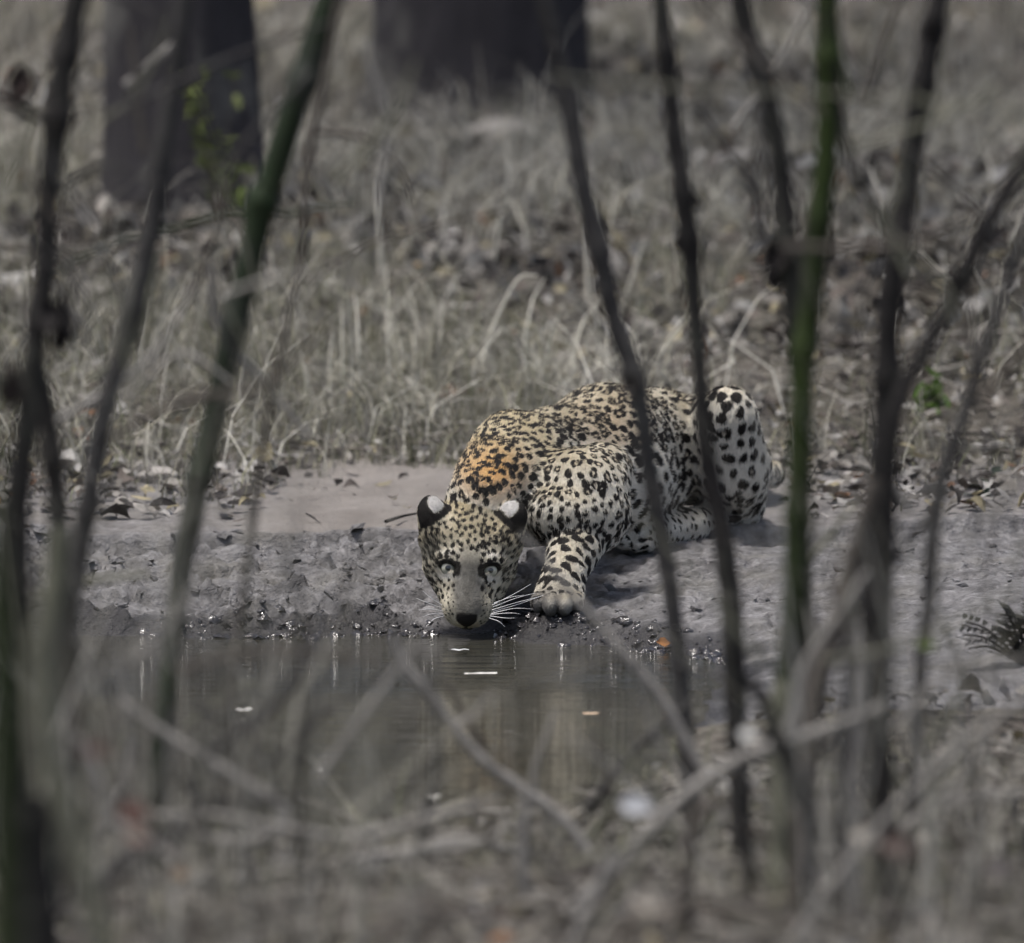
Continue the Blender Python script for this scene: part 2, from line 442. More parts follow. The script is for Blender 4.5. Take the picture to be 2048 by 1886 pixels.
# ------------------------------------------------------------------ LEOPARD
def surface_nets(D, X, Y, Z):
    ins = D < 0
    a = ins[:-1, :-1, :-1]
    cnt = np.zeros(a.shape, np.int8)
    C = [(i, j, k) for i in (0, 1) for j in (0, 1) for k in (0, 1)]
    nx, ny, nz = D.shape
    for i, j, k in C:
        cnt += ins[i:nx - 1 + i, j:ny - 1 + j, k:nz - 1 + k]
    I, J, Kk = np.nonzero((cnt > 0) & (cnt < 8))
    pos = np.zeros((len(I), 3)); num = np.zeros(len(I))
    cv = {c: D[I + c[0], J + c[1], Kk + c[2]] for c in C}
    cp = {c: np.stack([X[I + c[0]], Y[J + c[1]], Z[Kk + c[2]]], -1) for c in C}
    for c in C:
        for ax in range(3):
            if c[ax] == 0:
                e = list(c); e[ax] = 1; e = tuple(e)
                d0, d1 = cv[c], cv[e]
                s = (d0 < 0) != (d1 < 0)
                t = np.where(s, d0 / np.where(s, d0 - d1, 1), 0)
                pos += s[:, None] * (cp[c] + (cp[e] - cp[c]) * t[:, None]); num += s
    pos /= num[:, None]
    cid = np.full(a.shape, -1, np.int32); cid[I, J, Kk] = np.arange(len(I))
    quads = []
    for ax in range(3):
        A = [slice(None)] * 3; B = [slice(None)] * 3
        A[ax] = slice(0, -1); B[ax] = slice(1, None)
        ia, ib = ins[tuple(A)], ins[tuple(B)]
        ch = ia != ib
        i, j, k = np.nonzero(ch)
        o1, o2 = [(1, 2), (2, 0), (0, 1)][ax]
        p = np.stack([i, j, k], -1)
        lim = np.array(a.shape)
        ok = (p[:, o1] > 0) & (p[:, o2] > 0) & (p[:, o1] < lim[o1]) & (p[:, o2] < lim[o2])
        p = p[ok]
        def cell(d1, d2):
            q = p.copy(); q[:, o1] += d1; q[:, o2] += d2
            return cid[q[:, 0], q[:, 1], q[:, 2]]
        f = np.stack([cell(-1, -1), cell(0, -1), cell(0, 0), cell(-1, 0)], -1)
        flip = ~ia[p[:, 0], p[:, 1], p[:, 2]]
        f[flip] = f[flip][:, ::-1]
        quads.append(f)
    return pos, np.concatenate(quads)

E = P(939, 1133, 19.985)                                  # between the eyes
HF = np.array((-0.05, -0.50, -0.865)); HF /= np.linalg.norm(HF)      # towards the nose
HS = np.array((1.0, 0.03, 0.0)); HS -= HF * (HS @ HF); HS /= np.linalg.norm(HS)
HU = np.cross(HS, HF); HU = HU if HU[1] < 0 else -HU       # dorsal, towards the camera
def H(f, u, s):
    return E + (HF * f + HU * u + HS * s) * 0.001

prims = []     # kind, a, b, ra, rb, axes, k, region, flow
def cone(a, b, ra, rb, k, reg, flow=None):
    a, b = np.asarray(a), np.asarray(b)
    fl = (b - a) if flow is None else np.asarray(flow)
    prims.append(('c', a, b, ra, rb, None, k, reg, fl / (np.linalg.norm(fl) + 1e-9)))
def ell(c, r, ax, k, reg, flow, sub=False):
    fl = np.asarray(flow, float)
    prims.append(('s' if sub else 'e', np.asarray(c), None, np.asarray(r), None, np.asarray(ax), k, reg, fl / np.linalg.norm(fl)))
HAX = np.stack([HF, HU, HS])
WAX = np.eye(3)
DOWN = np.array((0, -0.2, -1.0)); BACK = np.array((0.55, 0.75, 0.0))
# torso
cone(P(1035, 918, 20.42), P(1110, 928, 20.55), .087, .105, .05, 'torso')
cone(P(1110, 928, 20.55), P(1210, 888, 20.75), .105, .114, .05, 'torso')
cone(P(1210, 888, 20.75), P(1312, 894, 20.95), .114, .112, .05, 'torso')
cone(P(1312, 894, 20.95), P(1388, 918, 21.10), .112, .098, .05, 'torso')
cone(P(1150, 975, 20.54), P(1230, 968, 20.68), .095, .10, .05, 'belly', BACK)
cone(P(1230, 968, 20.68), P(1300, 965, 20.86), .10, .078, .04, 'belly', BACK)
# far shoulder blade showing over the neck, chest, neck
cone(P(1012, 872, 20.47), P(990, 950, 20.40), .046, .06, .05, 'neck', BACK)
cone(P(1080, 965, 20.36), P(1050, 1000, 20.26), .10, .072, .05, 'chest', DOWN)
cone(P(964, 1000, 20.10), P(1022, 915, 20.34), .070, .088, .045, 'neck')
cone(P(1010, 970, 20.2), P(1070, 940, 20.34), .08, .09, .05, 'neck')
# near (left) foreleg
cone(P(1206, 944, 20.24), P(1170, 985, 20.20), .060, .088, .022, 'shoulder', DOWN)
cone(P(1170, 985, 20.20), P(1196, 1030, 20.22), .088, .064, .022, 'shoulder', DOWN)
cone(P(1150, 1005, 20.20), P(1070, 998, 20.24), .082, .090, .05, 'chest', DOWN)
cone(P(1188, 1040, 20.22), P(1147, 1100, 20.10), .058, .048, .025, 'foreleg')
cone(P(1147, 1100, 20.10), P(1122, 1168, 20.02), .048, .043, .022, 'foreleg')
ell(P(1133, 1026, 20.14), (.088, .075, .062), WAX, .016, 'chest', DOWN)
ell(P(1207, 1026, 20.17), (.052, .06, .054), WAX, .02, 'shoulder', DOWN)
ell(P(1118, 1192, 20.01), (.050, .062, .030), WAX, .02, 'paw', DOWN)
for pu, pv, pr, py in ((1077, 1204, .021, 19.955), (1102, 1208, .0225, 19.93), (1129, 1208, .0225, 19.93), (1153, 1203, .021, 19.955)):
    ell(P(pu, pv, py), (pr * .74, pr * 1.5, pr), WAX, .0035, 'paw', DOWN)
# far (right) foreleg, mostly behind the head
cone(P(985, 985, 20.28), P(975, 1070, 20.27), .066, .05, .03, 'foreleg')
cone(P(975, 1070, 20.27), P(962, 1160, 20.13), .046, .038, .022, 'foreleg')
ell(P(958, 1186, 20.08), (.048, .06, .028), WAX, .02, 'paw', DOWN)
for pu in (925, 946, 969, 990):
    ell(P(pu, 1200, 20.03), (.018, .028, .018), WAX, .006, 'paw', DOWN)
# near (left) hind leg: thigh, raised knee, shank, hock on the ground, long foot pointing forward
cone(P(1378, 872, 21.08), P(1452, 838, 20.84), .085, .058, .02, 'thigh', DOWN)
cone(P(1455, 830, 20.80), P(1466, 930, 20.88), .060, .074, .02, 'thigh', DOWN)
cone(P(1466, 930, 20.88), P(1464, 1000, 21.00), .074, .070, .02, 'thigh', DOWN)
cone(P(1478, 1018, 21.03), P(1380, 1052, 20.86), .042, .033, .02, 'hindfoot')
cone(P(1380, 1052, 20.86), P(1300, 1066, 20.72), .033, .036, .02, 'hindfoot')
ell(P(1278, 1072, 20.68), (.055, .050, .030), WAX, .02, 'hindfoot', (-1, -1, 0))
for pu, pv in ((1238, 1078), (1252, 1084), (1274, 1088), (1298, 1086)):
    ell(P(pu, pv, 20.635), (.018, .024, .017), WAX, .006, 'hindfoot', (-1, -1, 0))
# far hind leg, behind the belly, and the tail laid out behind
cone(P(1270, 900, 21.15), P(1240, 960, 20.98), .09, .055, .03, 'thigh', DOWN)
cone(P(1240, 960, 20.98), P(1290, 1030, 21.12), .055, .035, .03, 'thigh', DOWN)
tp = [P(1420, 950, 21.20), (0.50, 21.38, 0.205), (0.56, 21.60, 0.185), (0.50, 21.86, 0.19), (0.34, 22.05, 0.20), (0.14, 22.12, 0.21)]
for i in range(5):
    cone(tp[i], tp[i + 1], (.042, .030, .026, .024, .022)[i], (.030, .026, .024, .022, .017)[i], .015, 'tail')
# head
BK = -HF
ell(H(-72, -42, 0), (.098, .070, .082), HAX, .03, 'head', BK)
for s in (-1, 1):
    ell(H(-44, -50, s * 45), (.054, .052, .042), HAX, .03, 'head', BK + s * HS * .6)
    cone(H(-18, -48, s * 48), H(58, -42, s * 22), .039, .029, .02, 'head', BK + s * HS * .3)
    ell(H(-13, -1, s * 39), (.022, .019, .027), HAX, .014, 'head', BK)
    ell(H(74, -34, s * 19.5), (.033, .034, .029), HAX, .012, 'muzzle', BK + s * HS)
cone(H(15, -45, 0), H(76, -42, 0), .058, .036, .02, 'head', BK)
cone(H(-25, -10, 0), H(92, -17, 0), .030, .021, .02, 'bridge', BK)
cone(H(76, -72, 0), H(-10, -88, 0), .023, .050, .02, 'head', BK)
ell(H(104, -22, 0), (.014, .015, .022), HAX, .010, 'nose', BK)
EARS = []
for s in (-1, 1):
    base = H(-80, -8, s * 68)
    up = -HF * .80 + HS * s * .34 + HU * .42; up /= np.linalg.norm(up)
    nrm = HU * 0.80 - HF * 0.30 - HS * s * 0.12; nrm -= up * (nrm @ up); nrm /= np.linalg.norm(nrm)
    side = np.cross(up, nrm)
    ec = base + up * .034
    cone(base - up * .012 - nrm * .004, ec - nrm * .006, .038, .028, .022, 'head', up)
    ell(ec, (.036, .013, .031), np.stack([up, nrm, side]), .010, 'ear', up)
    ell(ec - nrm * .013 + up * .004, (.027, .012, .023), np.stack([up, nrm, side]), .004, 'ear', up, sub=True)
    EARS.append((ec, up, nrm, side, s))
EYE_U = -7.5
EYES = []
for s in (-1, 1):
    ea = HS * s * 0.97 + HF * -0.24; ea /= np.linalg.norm(ea)
    eb = np.cross(ea, HU); ec_ = H(5.5, 16, s * 43)
    ell(ec_, (.0190, .0059, .030), np.stack([ea, eb / np.linalg.norm(eb), HU]), .005, 'eye', BK, sub=True)
    EYES.append((H(4, EYE_U, s * 42.5), s, ea, eb / np.linalg.norm(eb)))
# mouth line
ell(H(104, -58, 0), (.030, .006, .034), HAX, .006, 'mouth', BK, sub=True)

def lax(parts): return axis(parts)
lx = lax([(-0.215, 0.13, 0.0034), (0.13, 0.68, 0.0052)])
lyy = lax([(19.82, 20.22, 0.0034), (20.22, 21.3, 0.0056), (21.3, 22.2, 0.008)])
lz = lax([(-0.012, 0.40, 0.0036), (0.40, 0.53, 0.006)])
def prim_dist(p, X):
    kind, a, b, ra, rb, ax = p[:6]
    if kind == 'c':
        ab = b - a; q = X - a
        t = np.clip((q @ ab) / (ab @ ab), 0, 1)
        return np.linalg.norm(q - t[..., None] * ab, axis=-1) - (ra + (rb - ra) * t)
    q = (X - a) @ ax.T
    k0 = np.linalg.norm(q / ra, axis=-1); k1 = np.linalg.norm(q / (ra * ra), axis=-1)
    return np.where(k1 > 1e-9, k0 * (k0 - 1) / np.maximum(k1, 1e-9), -np.min(ra))
D = np.full((len(lx), len(lyy), len(lz)), 0.5, np.float32)
for p in prims:
    kind, a, b, ra, rb, ax, k = p[:7]
    rr = (max(ra, rb) if kind == 'c' else float(np.max(ra))) + k + 0.02
    lo = np.minimum(a, b) - rr if kind == 'c' else a - rr
    hi = np.maximum(a, b) + rr if kind == 'c' else a + rr
    sl = tuple(slice(max(0, int(np.searchsorted(A, l)) - 1), int(np.searchsorted(A, h)) + 1) for A, l, h in zip((lx, lyy, lz), lo, hi))
    X = np.stack(np.meshgrid(lx[sl[0]], lyy[sl[1]], lz[sl[2]], indexing='ij'), -1)
    d = prim_dist(p, X); o = D[sl]
    if kind == 's':
        h = np.clip(0.5 - 0.5 * (o + d) / k, 0, 1)
        D[sl] = o + (-d - o) * h + k * h * (1 - h)
    else:
        h = np.clip(0.5 + 0.5 * (o - d) / k, 0, 1)
        D[sl] = o + (d - o) * h - k * h * (1 - h)
LV, LQ = surface_nets(D, lx, lyy, lz)
del D
# light smoothing
ed = np.concatenate([LQ[:, [0, 1]], LQ[:, [1, 2]], LQ[:, [2, 3]], LQ[:, [3, 0]]])
deg = np.bincount(ed.ravel(), minlength=len(LV)).astype(float)
for lam in (0.5, -0.35, 0.5, -0.35, 0.4):
    s = np.stack([np.bincount(ed[:, 0], LV[ed[:, 1], c], len(LV)) + np.bincount(ed[:, 1], LV[ed[:, 0], c], len(LV)) for c in range(3)], -1)
    LV = LV + lam * (s / deg[:, None] - LV)
fn = np.cross(LV[LQ[:, 2]] - LV[LQ[:, 0]], LV[LQ[:, 3]] - LV[LQ[:, 1]])
LN = np.zeros_like(LV)
for c in range(4): np.add.at(LN, LQ[:, c], fn)
LN /= np.linalg.norm(LN, axis=1)[:, None] + 1e-12
# region and flow of each vertex: nearest primitives
nv = len(LV)
best = np.full(nv, 1e9); reg = np.zeros(nv, int); flow = np.zeros((nv, 3)); wsum = np.zeros(nv)
REG = ['torso', 'belly', 'neck', 'chest', 'shoulder', 'foreleg', 'paw', 'thigh', 'hindfoot', 'tail', 'head', 'muzzle', 'bridge', 'nose', 'ear', 'eye', 'mouth']
for p in prims:
    if p[0] == 's': continue
    d = prim_dist(p, LV)
    w = np.exp(-np.clip(d, 0, 1) / 0.012); flow += w[:, None] * p[8]
    m_ = d < best; best[m_] = d[m_]; reg[m_] = REG.index(p[7])
flow -= LN * (flow * LN).sum(1)[:, None]
flow /= np.linalg.norm(flow, axis=1)[:, None] + 1e-9
def isr(*n): return np.isin(reg, [REG.index(x) for x in n])
hq = (LV - E) @ HAX.T * 1000.0                    # head coordinates in mm: forward, dorsal, sideways
isH = isr('head', 'muzzle', 'bridge', 'nose', 'eye', 'mouth')
hf, hu, hs = hq[:, 0], hq[:, 1], np.abs(hq[:, 2])

# spots: dart throwing on the surface with a spacing per region
SPC = dict(torso=.0225, belly=.030, neck=.0190, chest=.0158, shoulder=.0182, foreleg=.0205, paw=.014, thigh=.0265, hindfoot=.017, tail=.03,
           head=.0108, muzzle=.0085, bridge=.0100, nose=.05, ear=.05, eye=.02, mouth=.02)
RAD = dict(torso=.0108, belly=.0136, neck=.0092, chest=.0069, shoulder=.0087, foreleg=.0100, paw=.0052, thigh=.0118, hindfoot=.0060, tail=.012,
           head=.0049, muzzle=.0023, bridge=.0040, nose=0, ear=0, eye=0, mouth=0)
spc = np.array([SPC[r] for r in REG])[reg]; rad = np.array([RAD[r] for r in REG])[reg]
# spacing changes smoothly between regions
for _ in range(14):
    s = np.bincount(ed[:, 0], spc[ed[:, 1]], nv) + np.bincount(ed[:, 1], spc[ed[:, 0]], nv); 
    s2 = np.bincount(ed[:, 0], rad[ed[:, 1]], nv) + np.bincount(ed[:, 1], rad[ed[:, 0]], nv)
    fix = isH | isr('ear')
    spc = np.where(fix, spc, s / deg); rad = np.where(fix, rad, s2 / deg)
kd = kdtree.KDTree(nv)
for i, v in enumerate(LV): kd.insert(v, i)
kd.balance()
taken = np.zeros(nv, bool)
spots = []
nospot = (isr('bridge', 'nose', 'eye', 'mouth', 'ear')) | (isH & (hf > 4) & (hs < 27)) | (isH & (hf > -12) & (hs < 10))
nospot |= np.linalg.norm((LV - P(1114, 1214, 19.93)) / np.array((1.0, 1.0, 0.6)), axis=1) < 0.05
for s_ in EYES:
    q = (LV - s_[0]) * 1000
    nospot |= (np.linalg.norm(q, axis=1) < 24)
taken |= nospot
order = rng.permutation(nv)
for i in order:
    if taken[i]: continue
    j = spc[i] * rng.uniform(0.85, 1.15)
    idxs = [q[1] for q in kd.find_range(LV[i], j)]
    taken[idxs] = True
    spots.append(i)
spot = np.full(nv, 0.02); centre = np.zeros(nv)
for i in spots:
    Rr = rad[i] * rng.uniform(0.78, 1.22)
    if Rr < 1e-4: continue
    rname = REG[reg[i]]
    el = rng.uniform(0.95, 1.25)
    if rname in ('foreleg',): el = rng.uniform(0.6, 0.9)
    if rname in ('tail', 'hindfoot'): el = 0.6
    t = flow[i]; b = np.cross(LN[i], t)
    a0 = rng.normal(0, 0.35); t, b = t * math.cos(a0) + b * math.sin(a0), b * math.cos(a0) - t * math.sin(a0)
    idxs = np.array([q[1] for q in kd.find_range(LV[i], Rr * 2.4)])
    q = LV[idxs] - LV[i]
    a, c = (q @ t) / el**0.5, (q @ b) * el**0.5
    r = np.hypot(a, c); th = np.arctan2(c, a)
    ph = rng.uniform(0, 6.28, 3)
    Re = Rr * (1 + 0.13 * np.sin(2 * th + ph[0]) + 0.09 * np.sin(3 * th + ph[1]))
    rosette = ((rname == 'torso' and rng.random() < 0.7) or (rname == 'shoulder' and rng.random() < 0.5)) or (rname in ('belly', 'thigh', 'chest', 'neck') and rng.random() < 0.2)
    if rosette:
        Re = Re * 1.18
        sd = np.abs(r - Re * 0.66) - Re * 0.33
        nb = rng.integers(2, 4)
        sd = sd + Re * 0.5 * np.clip(np.sin(nb * th + ph[2]) - 0.6, 0, 1)
        sd = np.maximum(sd, r - Re * 1.05)
        centre[idxs] = np.maximum(centre[idxs], np.clip((Re * 0.72 - r) / 0.003, 0, 1))
    else:
        sd = r - Re
    spot[idxs] = np.minimum(spot[idxs], sd)
# base coat
def lerp(a, b, t): return a + (b - a) * t[:, None]
ochre, buff, white, orange = (np.array(c) for c in ((0.42, 0.375, 0.275), (0.61, 0.585, 0.51), (0.76, 0.745, 0.70), (0.50, 0.265, 0.07)))
nzv = fbm(LV[:, 0] * 12 + LV[:, 1] * 5, LV[:, 2] * 12, 51, 3)
coat = lerp(np.tile(buff, (nv, 1)), ochre, np.clip(sstep(0.2, 0.95, LN[:, 2]) * 0.9 + 0.25 * nzv, 0, 1))
coat = lerp(coat, white, sstep(0.0, -0.7, LN[:, 2]) * 0.8)
coat = lerp(coat, white, isr('belly', 'hindfoot').astype(float) * 0.35)
muddy = sstep(0.072, 0.045, np.linalg.norm((LV - P(1108, 1212, 19.95)) / np.array((1.0, 1.0, 0.75)), axis=1)) * (0.75 + 0.5 * nzv).clip(0, 1)
coat = lerp(coat, np.array((0.105, 0.102, 0.104)), muddy * 0.9)
coat = lerp(coat, white, isr('thigh').astype(float) * 0.25)
oc = P(985, 938, 20.2)
dd = np.linalg.norm((LV - oc) / np.array((0.078, 0.3, 0.060)), axis=1)
coat = lerp(coat, orange, np.clip(1.25 - dd, 0, 1) * isr('neck', 'torso', 'chest'))
wd_ = np.linalg.norm((LV - P(1000, 880, 20.4)) / np.array((0.13, 0.35, 0.11)), axis=1)
coat = lerp(coat, np.array((0.43, 0.335, 0.15)), np.clip(1.15 - wd_, 0, 1) * 0.6 * isr('neck', 'torso', 'chest'))
oc2 = P(1215, 860, 20.6)
coat = lerp(coat, orange, 0.2 * np.clip(1.3 - np.linalg.norm((LV - oc2) / np.array((0.10, 0.4, 0.07)), axis=1), 0, 1) * isr('torso'))
# face: grey-tan bridge, pale patches round the eyes and on muzzle, painted shade on the chin
coat = np.where(isH[:, None], lerp(np.tile((0.58, 0.54, 0.43), (nv, 1)), np.array((0.44, 0.37, 0.23)), np.clip(0.25 + 0.5 * nzv, 0, 1) * sstep(-20, -70, hf)), coat)
bw = np.interp(hf, [-60, -15, 10, 45, 85, 110], [8, 16, 25, 31, 28, 22]) + 8 * nzv
br = isH * sstep(bw + 13, bw - 13, hs) * sstep(-52, 12, hf) * sstep(116, 98, hf)
coat = lerp(coat, np.array((0.105, 0.102, 0.095)) * (1 + .35 * fbm(LV[:, 0] * 90, LV[:, 2] * 60, 57, 3))[:, None], br * 0.93)
coat = lerp(coat, np.array((0.13, 0.12, 0.105)), isH * sstep(-50, -62, hu) * sstep(10, 45, hf) * 0.9)  # wet, shadowed underside of the chin painted dark into the coat
dark = np.zeros(nv)
for c, s, ea, eb in EYES:
    q = LV - c
    x, y = q @ ea * 1000, q @ eb * 1000
    side = isH & ((q @ HS) * s > -0.03)
    f_ = q @ HF * 1000; l_ = (q @ HS) * s * 1000
    pale = side * np.exp(-((f_ - 20 + 0.2 * l_) / 8)**2 - ((l_ - 2) / 20)**2) + side * np.exp(-((f_ + 23) / 7)**2 - ((l_ - 2) / 17)**2)
    coat = lerp(coat, white, np.clip(pale, 0, 1) * 0.75)
    ring = np.hypot((x + 1) / 22.5, (y - np.sign(eb @ HF) * -0.9) / 9.4)
    dark = np.maximum(dark, side * sstep(1.15, 0.95, ring))
    dark = np.maximum(dark, side * sstep(5.5, 3.0, np.abs(l_ + 19 - 0.10 * (f_ - 8)) * .62) * sstep(-2, 4, f_) * sstep(30, 18, f_))
# nose leather, mouth line
dark = np.maximum(dark, isH * sstep(102, 105, hf + 0.10 * hs) * sstep(2.5, -1.5, hs - np.clip(21 - 1.2 * np.clip(-14 - hu, 0, 30), 2.5, 23)) * sstep(-58, -50, hu))
dark = np.maximum(dark, isH * sstep(60, 76, hf) * sstep(-50, -56, hu) * sstep(-72, -64, hu))
# whisker rows
# ears: black back with a white patch
earm = np.zeros(nv)
for c, up, nrm, side, s in EARS:
    q = (LV - c) * 1000
    t, w, nn = q @ up, (q @ side), q @ nrm
    near = (np.linalg.norm(q, axis=1) < 40) & isr('ear', 'head') & (t > -28)
    lat = (q @ side) * np.sign((HS * s) @ side)
    patch = near * sstep(-3, 1, t + 0.30 * lat) * sstep(21, 18, np.hypot(t - 14, lat + 7)) * sstep(-6, -2, nn)
    blk = near * sstep(-19, -14, t + 0.30 * lat) * sstep(-7, -3, nn)
    inner = near * isr('ear') * sstep(-2, -6, nn)
    coat = lerp(coat, np.array((0.5, 0.46, 0.4)), inner * 0.6)
    dark = np.maximum(dark, blk * (1 - patch))
    coat = lerp(coat, np.array((0.57, 0.56, 0.54)), patch)
    spot = np.where((near & (t > -20)), 0.02, spot)
dk = sstep(0.0008, -0.0008, spot)
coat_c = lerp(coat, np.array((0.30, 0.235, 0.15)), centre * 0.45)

m = NM('leopard_coat')
sp = m.math('ADD', m.attr('spot', 'Fac'), m.rmap(m.noise(220, 3, 0.6), 0.3, 0.7, -0.0014, 0.0014))
msk = m.rmap(sp, -0.0010, 0.0010, 1.0, 0.0)
msk = m.math('MAXIMUM', msk, m.attr('dark', 'Fac'))
g = m.rmap(m.noise(260, 2, 0.5), 0.3, 0.7, 0.8, 1.15)
c = m.mix(1.0, m.attr('tint'), g, 'MULTIPLY')
c = m.mix(msk, c, (0.014, 0.0125, 0.012))
M['coat'] = m.done(c, 0.75, m.bump(m.noise(300, 2), 0.5, 0.003), 0.2)
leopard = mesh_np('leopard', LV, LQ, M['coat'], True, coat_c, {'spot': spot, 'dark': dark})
tag(leopard, 'spotted leopard crouching at the pool edge, head lowered to drink, staring ahead', 'leopard')

# fur: short strands rooted all over the coat
m = NM('leopard_fur')
M['fur'] = m.done(m.attr('tint'), 0.6, None, 0.15)
area = 0.5 * np.linalg.norm(fn, axis=1)
fl_len = np.array([dict(torso=.0078, belly=.010, neck=.0078, chest=.0085, shoulder=.0074, foreleg=.007, paw=.0045, thigh=.0095, hindfoot=.006,
                   tail=.010, head=.0052, muzzle=.004, bridge=.003, nose=0.0006, ear=.005, eye=.001, mouth=.002)[r] for r in REG])
dens = np.array([dict(head=2.6, muzzle=2.8, bridge=3.0, ear=2.4, nose=0.0, eye=0.0, mouth=0.3, paw=1.8, tail=0.6).get(r, 1.0) for r in REG])
w = area * dens[reg[LQ[:, 0]]]
NF = 230000
fi = rng.choice(len(LQ), NF, p=w / w.sum())
ba = rng.random((NF, 2)); 
q = LQ[fi]
def bil(A):
    u, v = ba[:, 0], ba[:, 1]
    if A.ndim == 2: u, v = u[:, None], v[:, None]
    return (A[q[:, 0]] * (1 - u) + A[q[:, 1]] * u) * (1 - v) + (A[q[:, 3]] * (1 - u) + A[q[:, 2]] * u) * v
rp, rn, rf = bil(LV), bil(LN), bil(flow)
rl = fl_len[reg[q[:, 0]]] * rng.uniform(0.7, 1.25, NF)
rhf, rhs, rhu = bil(hf), bil(hs), bil(hu)
cheek = isH[q[:, 0]] & (rhs > 55) & (rhf > -60) & (rhf < 40)
rl = np.where(cheek, rl * 1.9, rl)
inE = np.zeros(NF, bool)
for c, s, ea, eb in EYES:
    x = rp - c
    inE |= (np.abs(x @ ea) < 0.021) & (np.abs(x @ eb) < 0.0095) & (np.linalg.norm(x, axis=1) < 0.03)
inE |= (bil(dark) > 0.5) & (rhf > 96) & isH[q[:, 0]]
keep = ~inE
rp, rn, rf, rl = rp[keep], rn[keep], rf[keep], rl[keep]
rc, rs, rd = bil(coat_c)[keep], bil(spot)[keep], bil(dark)[keep]
n = len(rp)
k_ = np.clip(sstep(0.0011, -0.0011, rs - 0.0004 + rng.normal(0, 0.0006, n)) + sstep(0.35, 0.6, rd), 0, 1)
rc = rc * rng.uniform(0.78, 1.22, (n, 1))
rc = rc + (np.array((0.014, 0.0125, 0.012)) * rng.uniform(0.7, 1.5, (n, 1)) - rc) * k_[:, None]
d0 = rn * 0.5 + rf + rng.normal(0, 0.18, (n, 3)); d0 /= np.linalg.norm(d0, axis=1)[:, None]
d1 = rn * 0.12 + rf + rng.normal(0, 0.12, (n, 3)); d1 /= np.linalg.norm(d1, axis=1)[:, None]
p0 = rp - rn * 0.0005
p1 = p0 + d0 * (rl * 0.5)[:, None]
p2 = p1 + d1 * (rl * 0.5)[:, None]
hc = bpy.data.hair_curves.new('fur')
hc.add_curves([3] * n)
hc.attributes['position'].data.foreach_set('vector', np.stack([p0, p1, p2], 1).astype(np.float32).ravel())
ra_ = hc.attributes.get('radius') or hc.attributes.new('radius', 'FLOAT', 'POINT')
ra_.data.foreach_set('value', np.tile(np.array((0.00042, 0.00034, 0.00008), np.float32), n))
ca = hc.attributes.new('tint', 'FLOAT_COLOR', 'CURVE')
c4 = np.ones((n, 4), np.float32); c4[:, :3] = rc
ca.data.foreach_set('color', c4.ravel())
hc.materials.append(M['fur'])
fur = bpy.data.objects.new('fur', hc); COL.objects.link(fur); fur.parent = leopard
fur['kind'] = 'stuff'

# eyes
m = NM('leopard_eye')
M['eye'] = m.done(m.attr('tint'), 0.05, None, 1.0)
M['eye'].node_tree.nodes['Principled BSDF'].inputs['Coat Weight'].default_value = 0.25
for c, s, ea, eb in EYES:
    nu, nvv = 32, 20; r_ = 0.0150
    th = np.linspace(0, np.pi, nvv); ph = np.linspace(0, 2 * np.pi, nu, endpoint=False)
    TH, PH = np.meshgrid(th, ph, indexing='ij')
    gaze = np.array((0.0, -1.0, 0.22)); gaze /= np.linalg.norm(gaze)
    gx = np.cross(gaze, (0, 0, 1.0)); gx /= np.linalg.norm(gx); gy = np.cross(gx, gaze)
    vv = c + r_ * (np.cos(TH)[..., None] * gaze + (np.sin(TH) * np.cos(PH))[..., None] * gx + (np.sin(TH) * np.sin(PH))[..., None] * gy)
    ii = np.arange(nu * nvv).reshape(nvv, nu); jj = np.roll(ii, -1, 1)
    qq = np.stack([ii[:-1], ii[1:], jj[1:], jj[:-1]], -1).reshape(-1, 4)
    T = TH.ravel()
    cc = np.tile((0.10, 0.085, 0.07), (len(T), 1))
    cc = np.where((T < 1.15)[:, None], np.array((0.40, 0.405, 0.33)), cc)
    cc = np.where((T < 0.36)[:, None], np.array((0.006, 0.006, 0.006)), cc)
    cc = np.where(((T > 1.0) & (T < 1.2))[:, None], np.array((0.05, 0.045, 0.04)), cc)
    mesh_np('eye', vv.reshape(-1, 3), qq, M['eye'], True, cc, None, leopard)

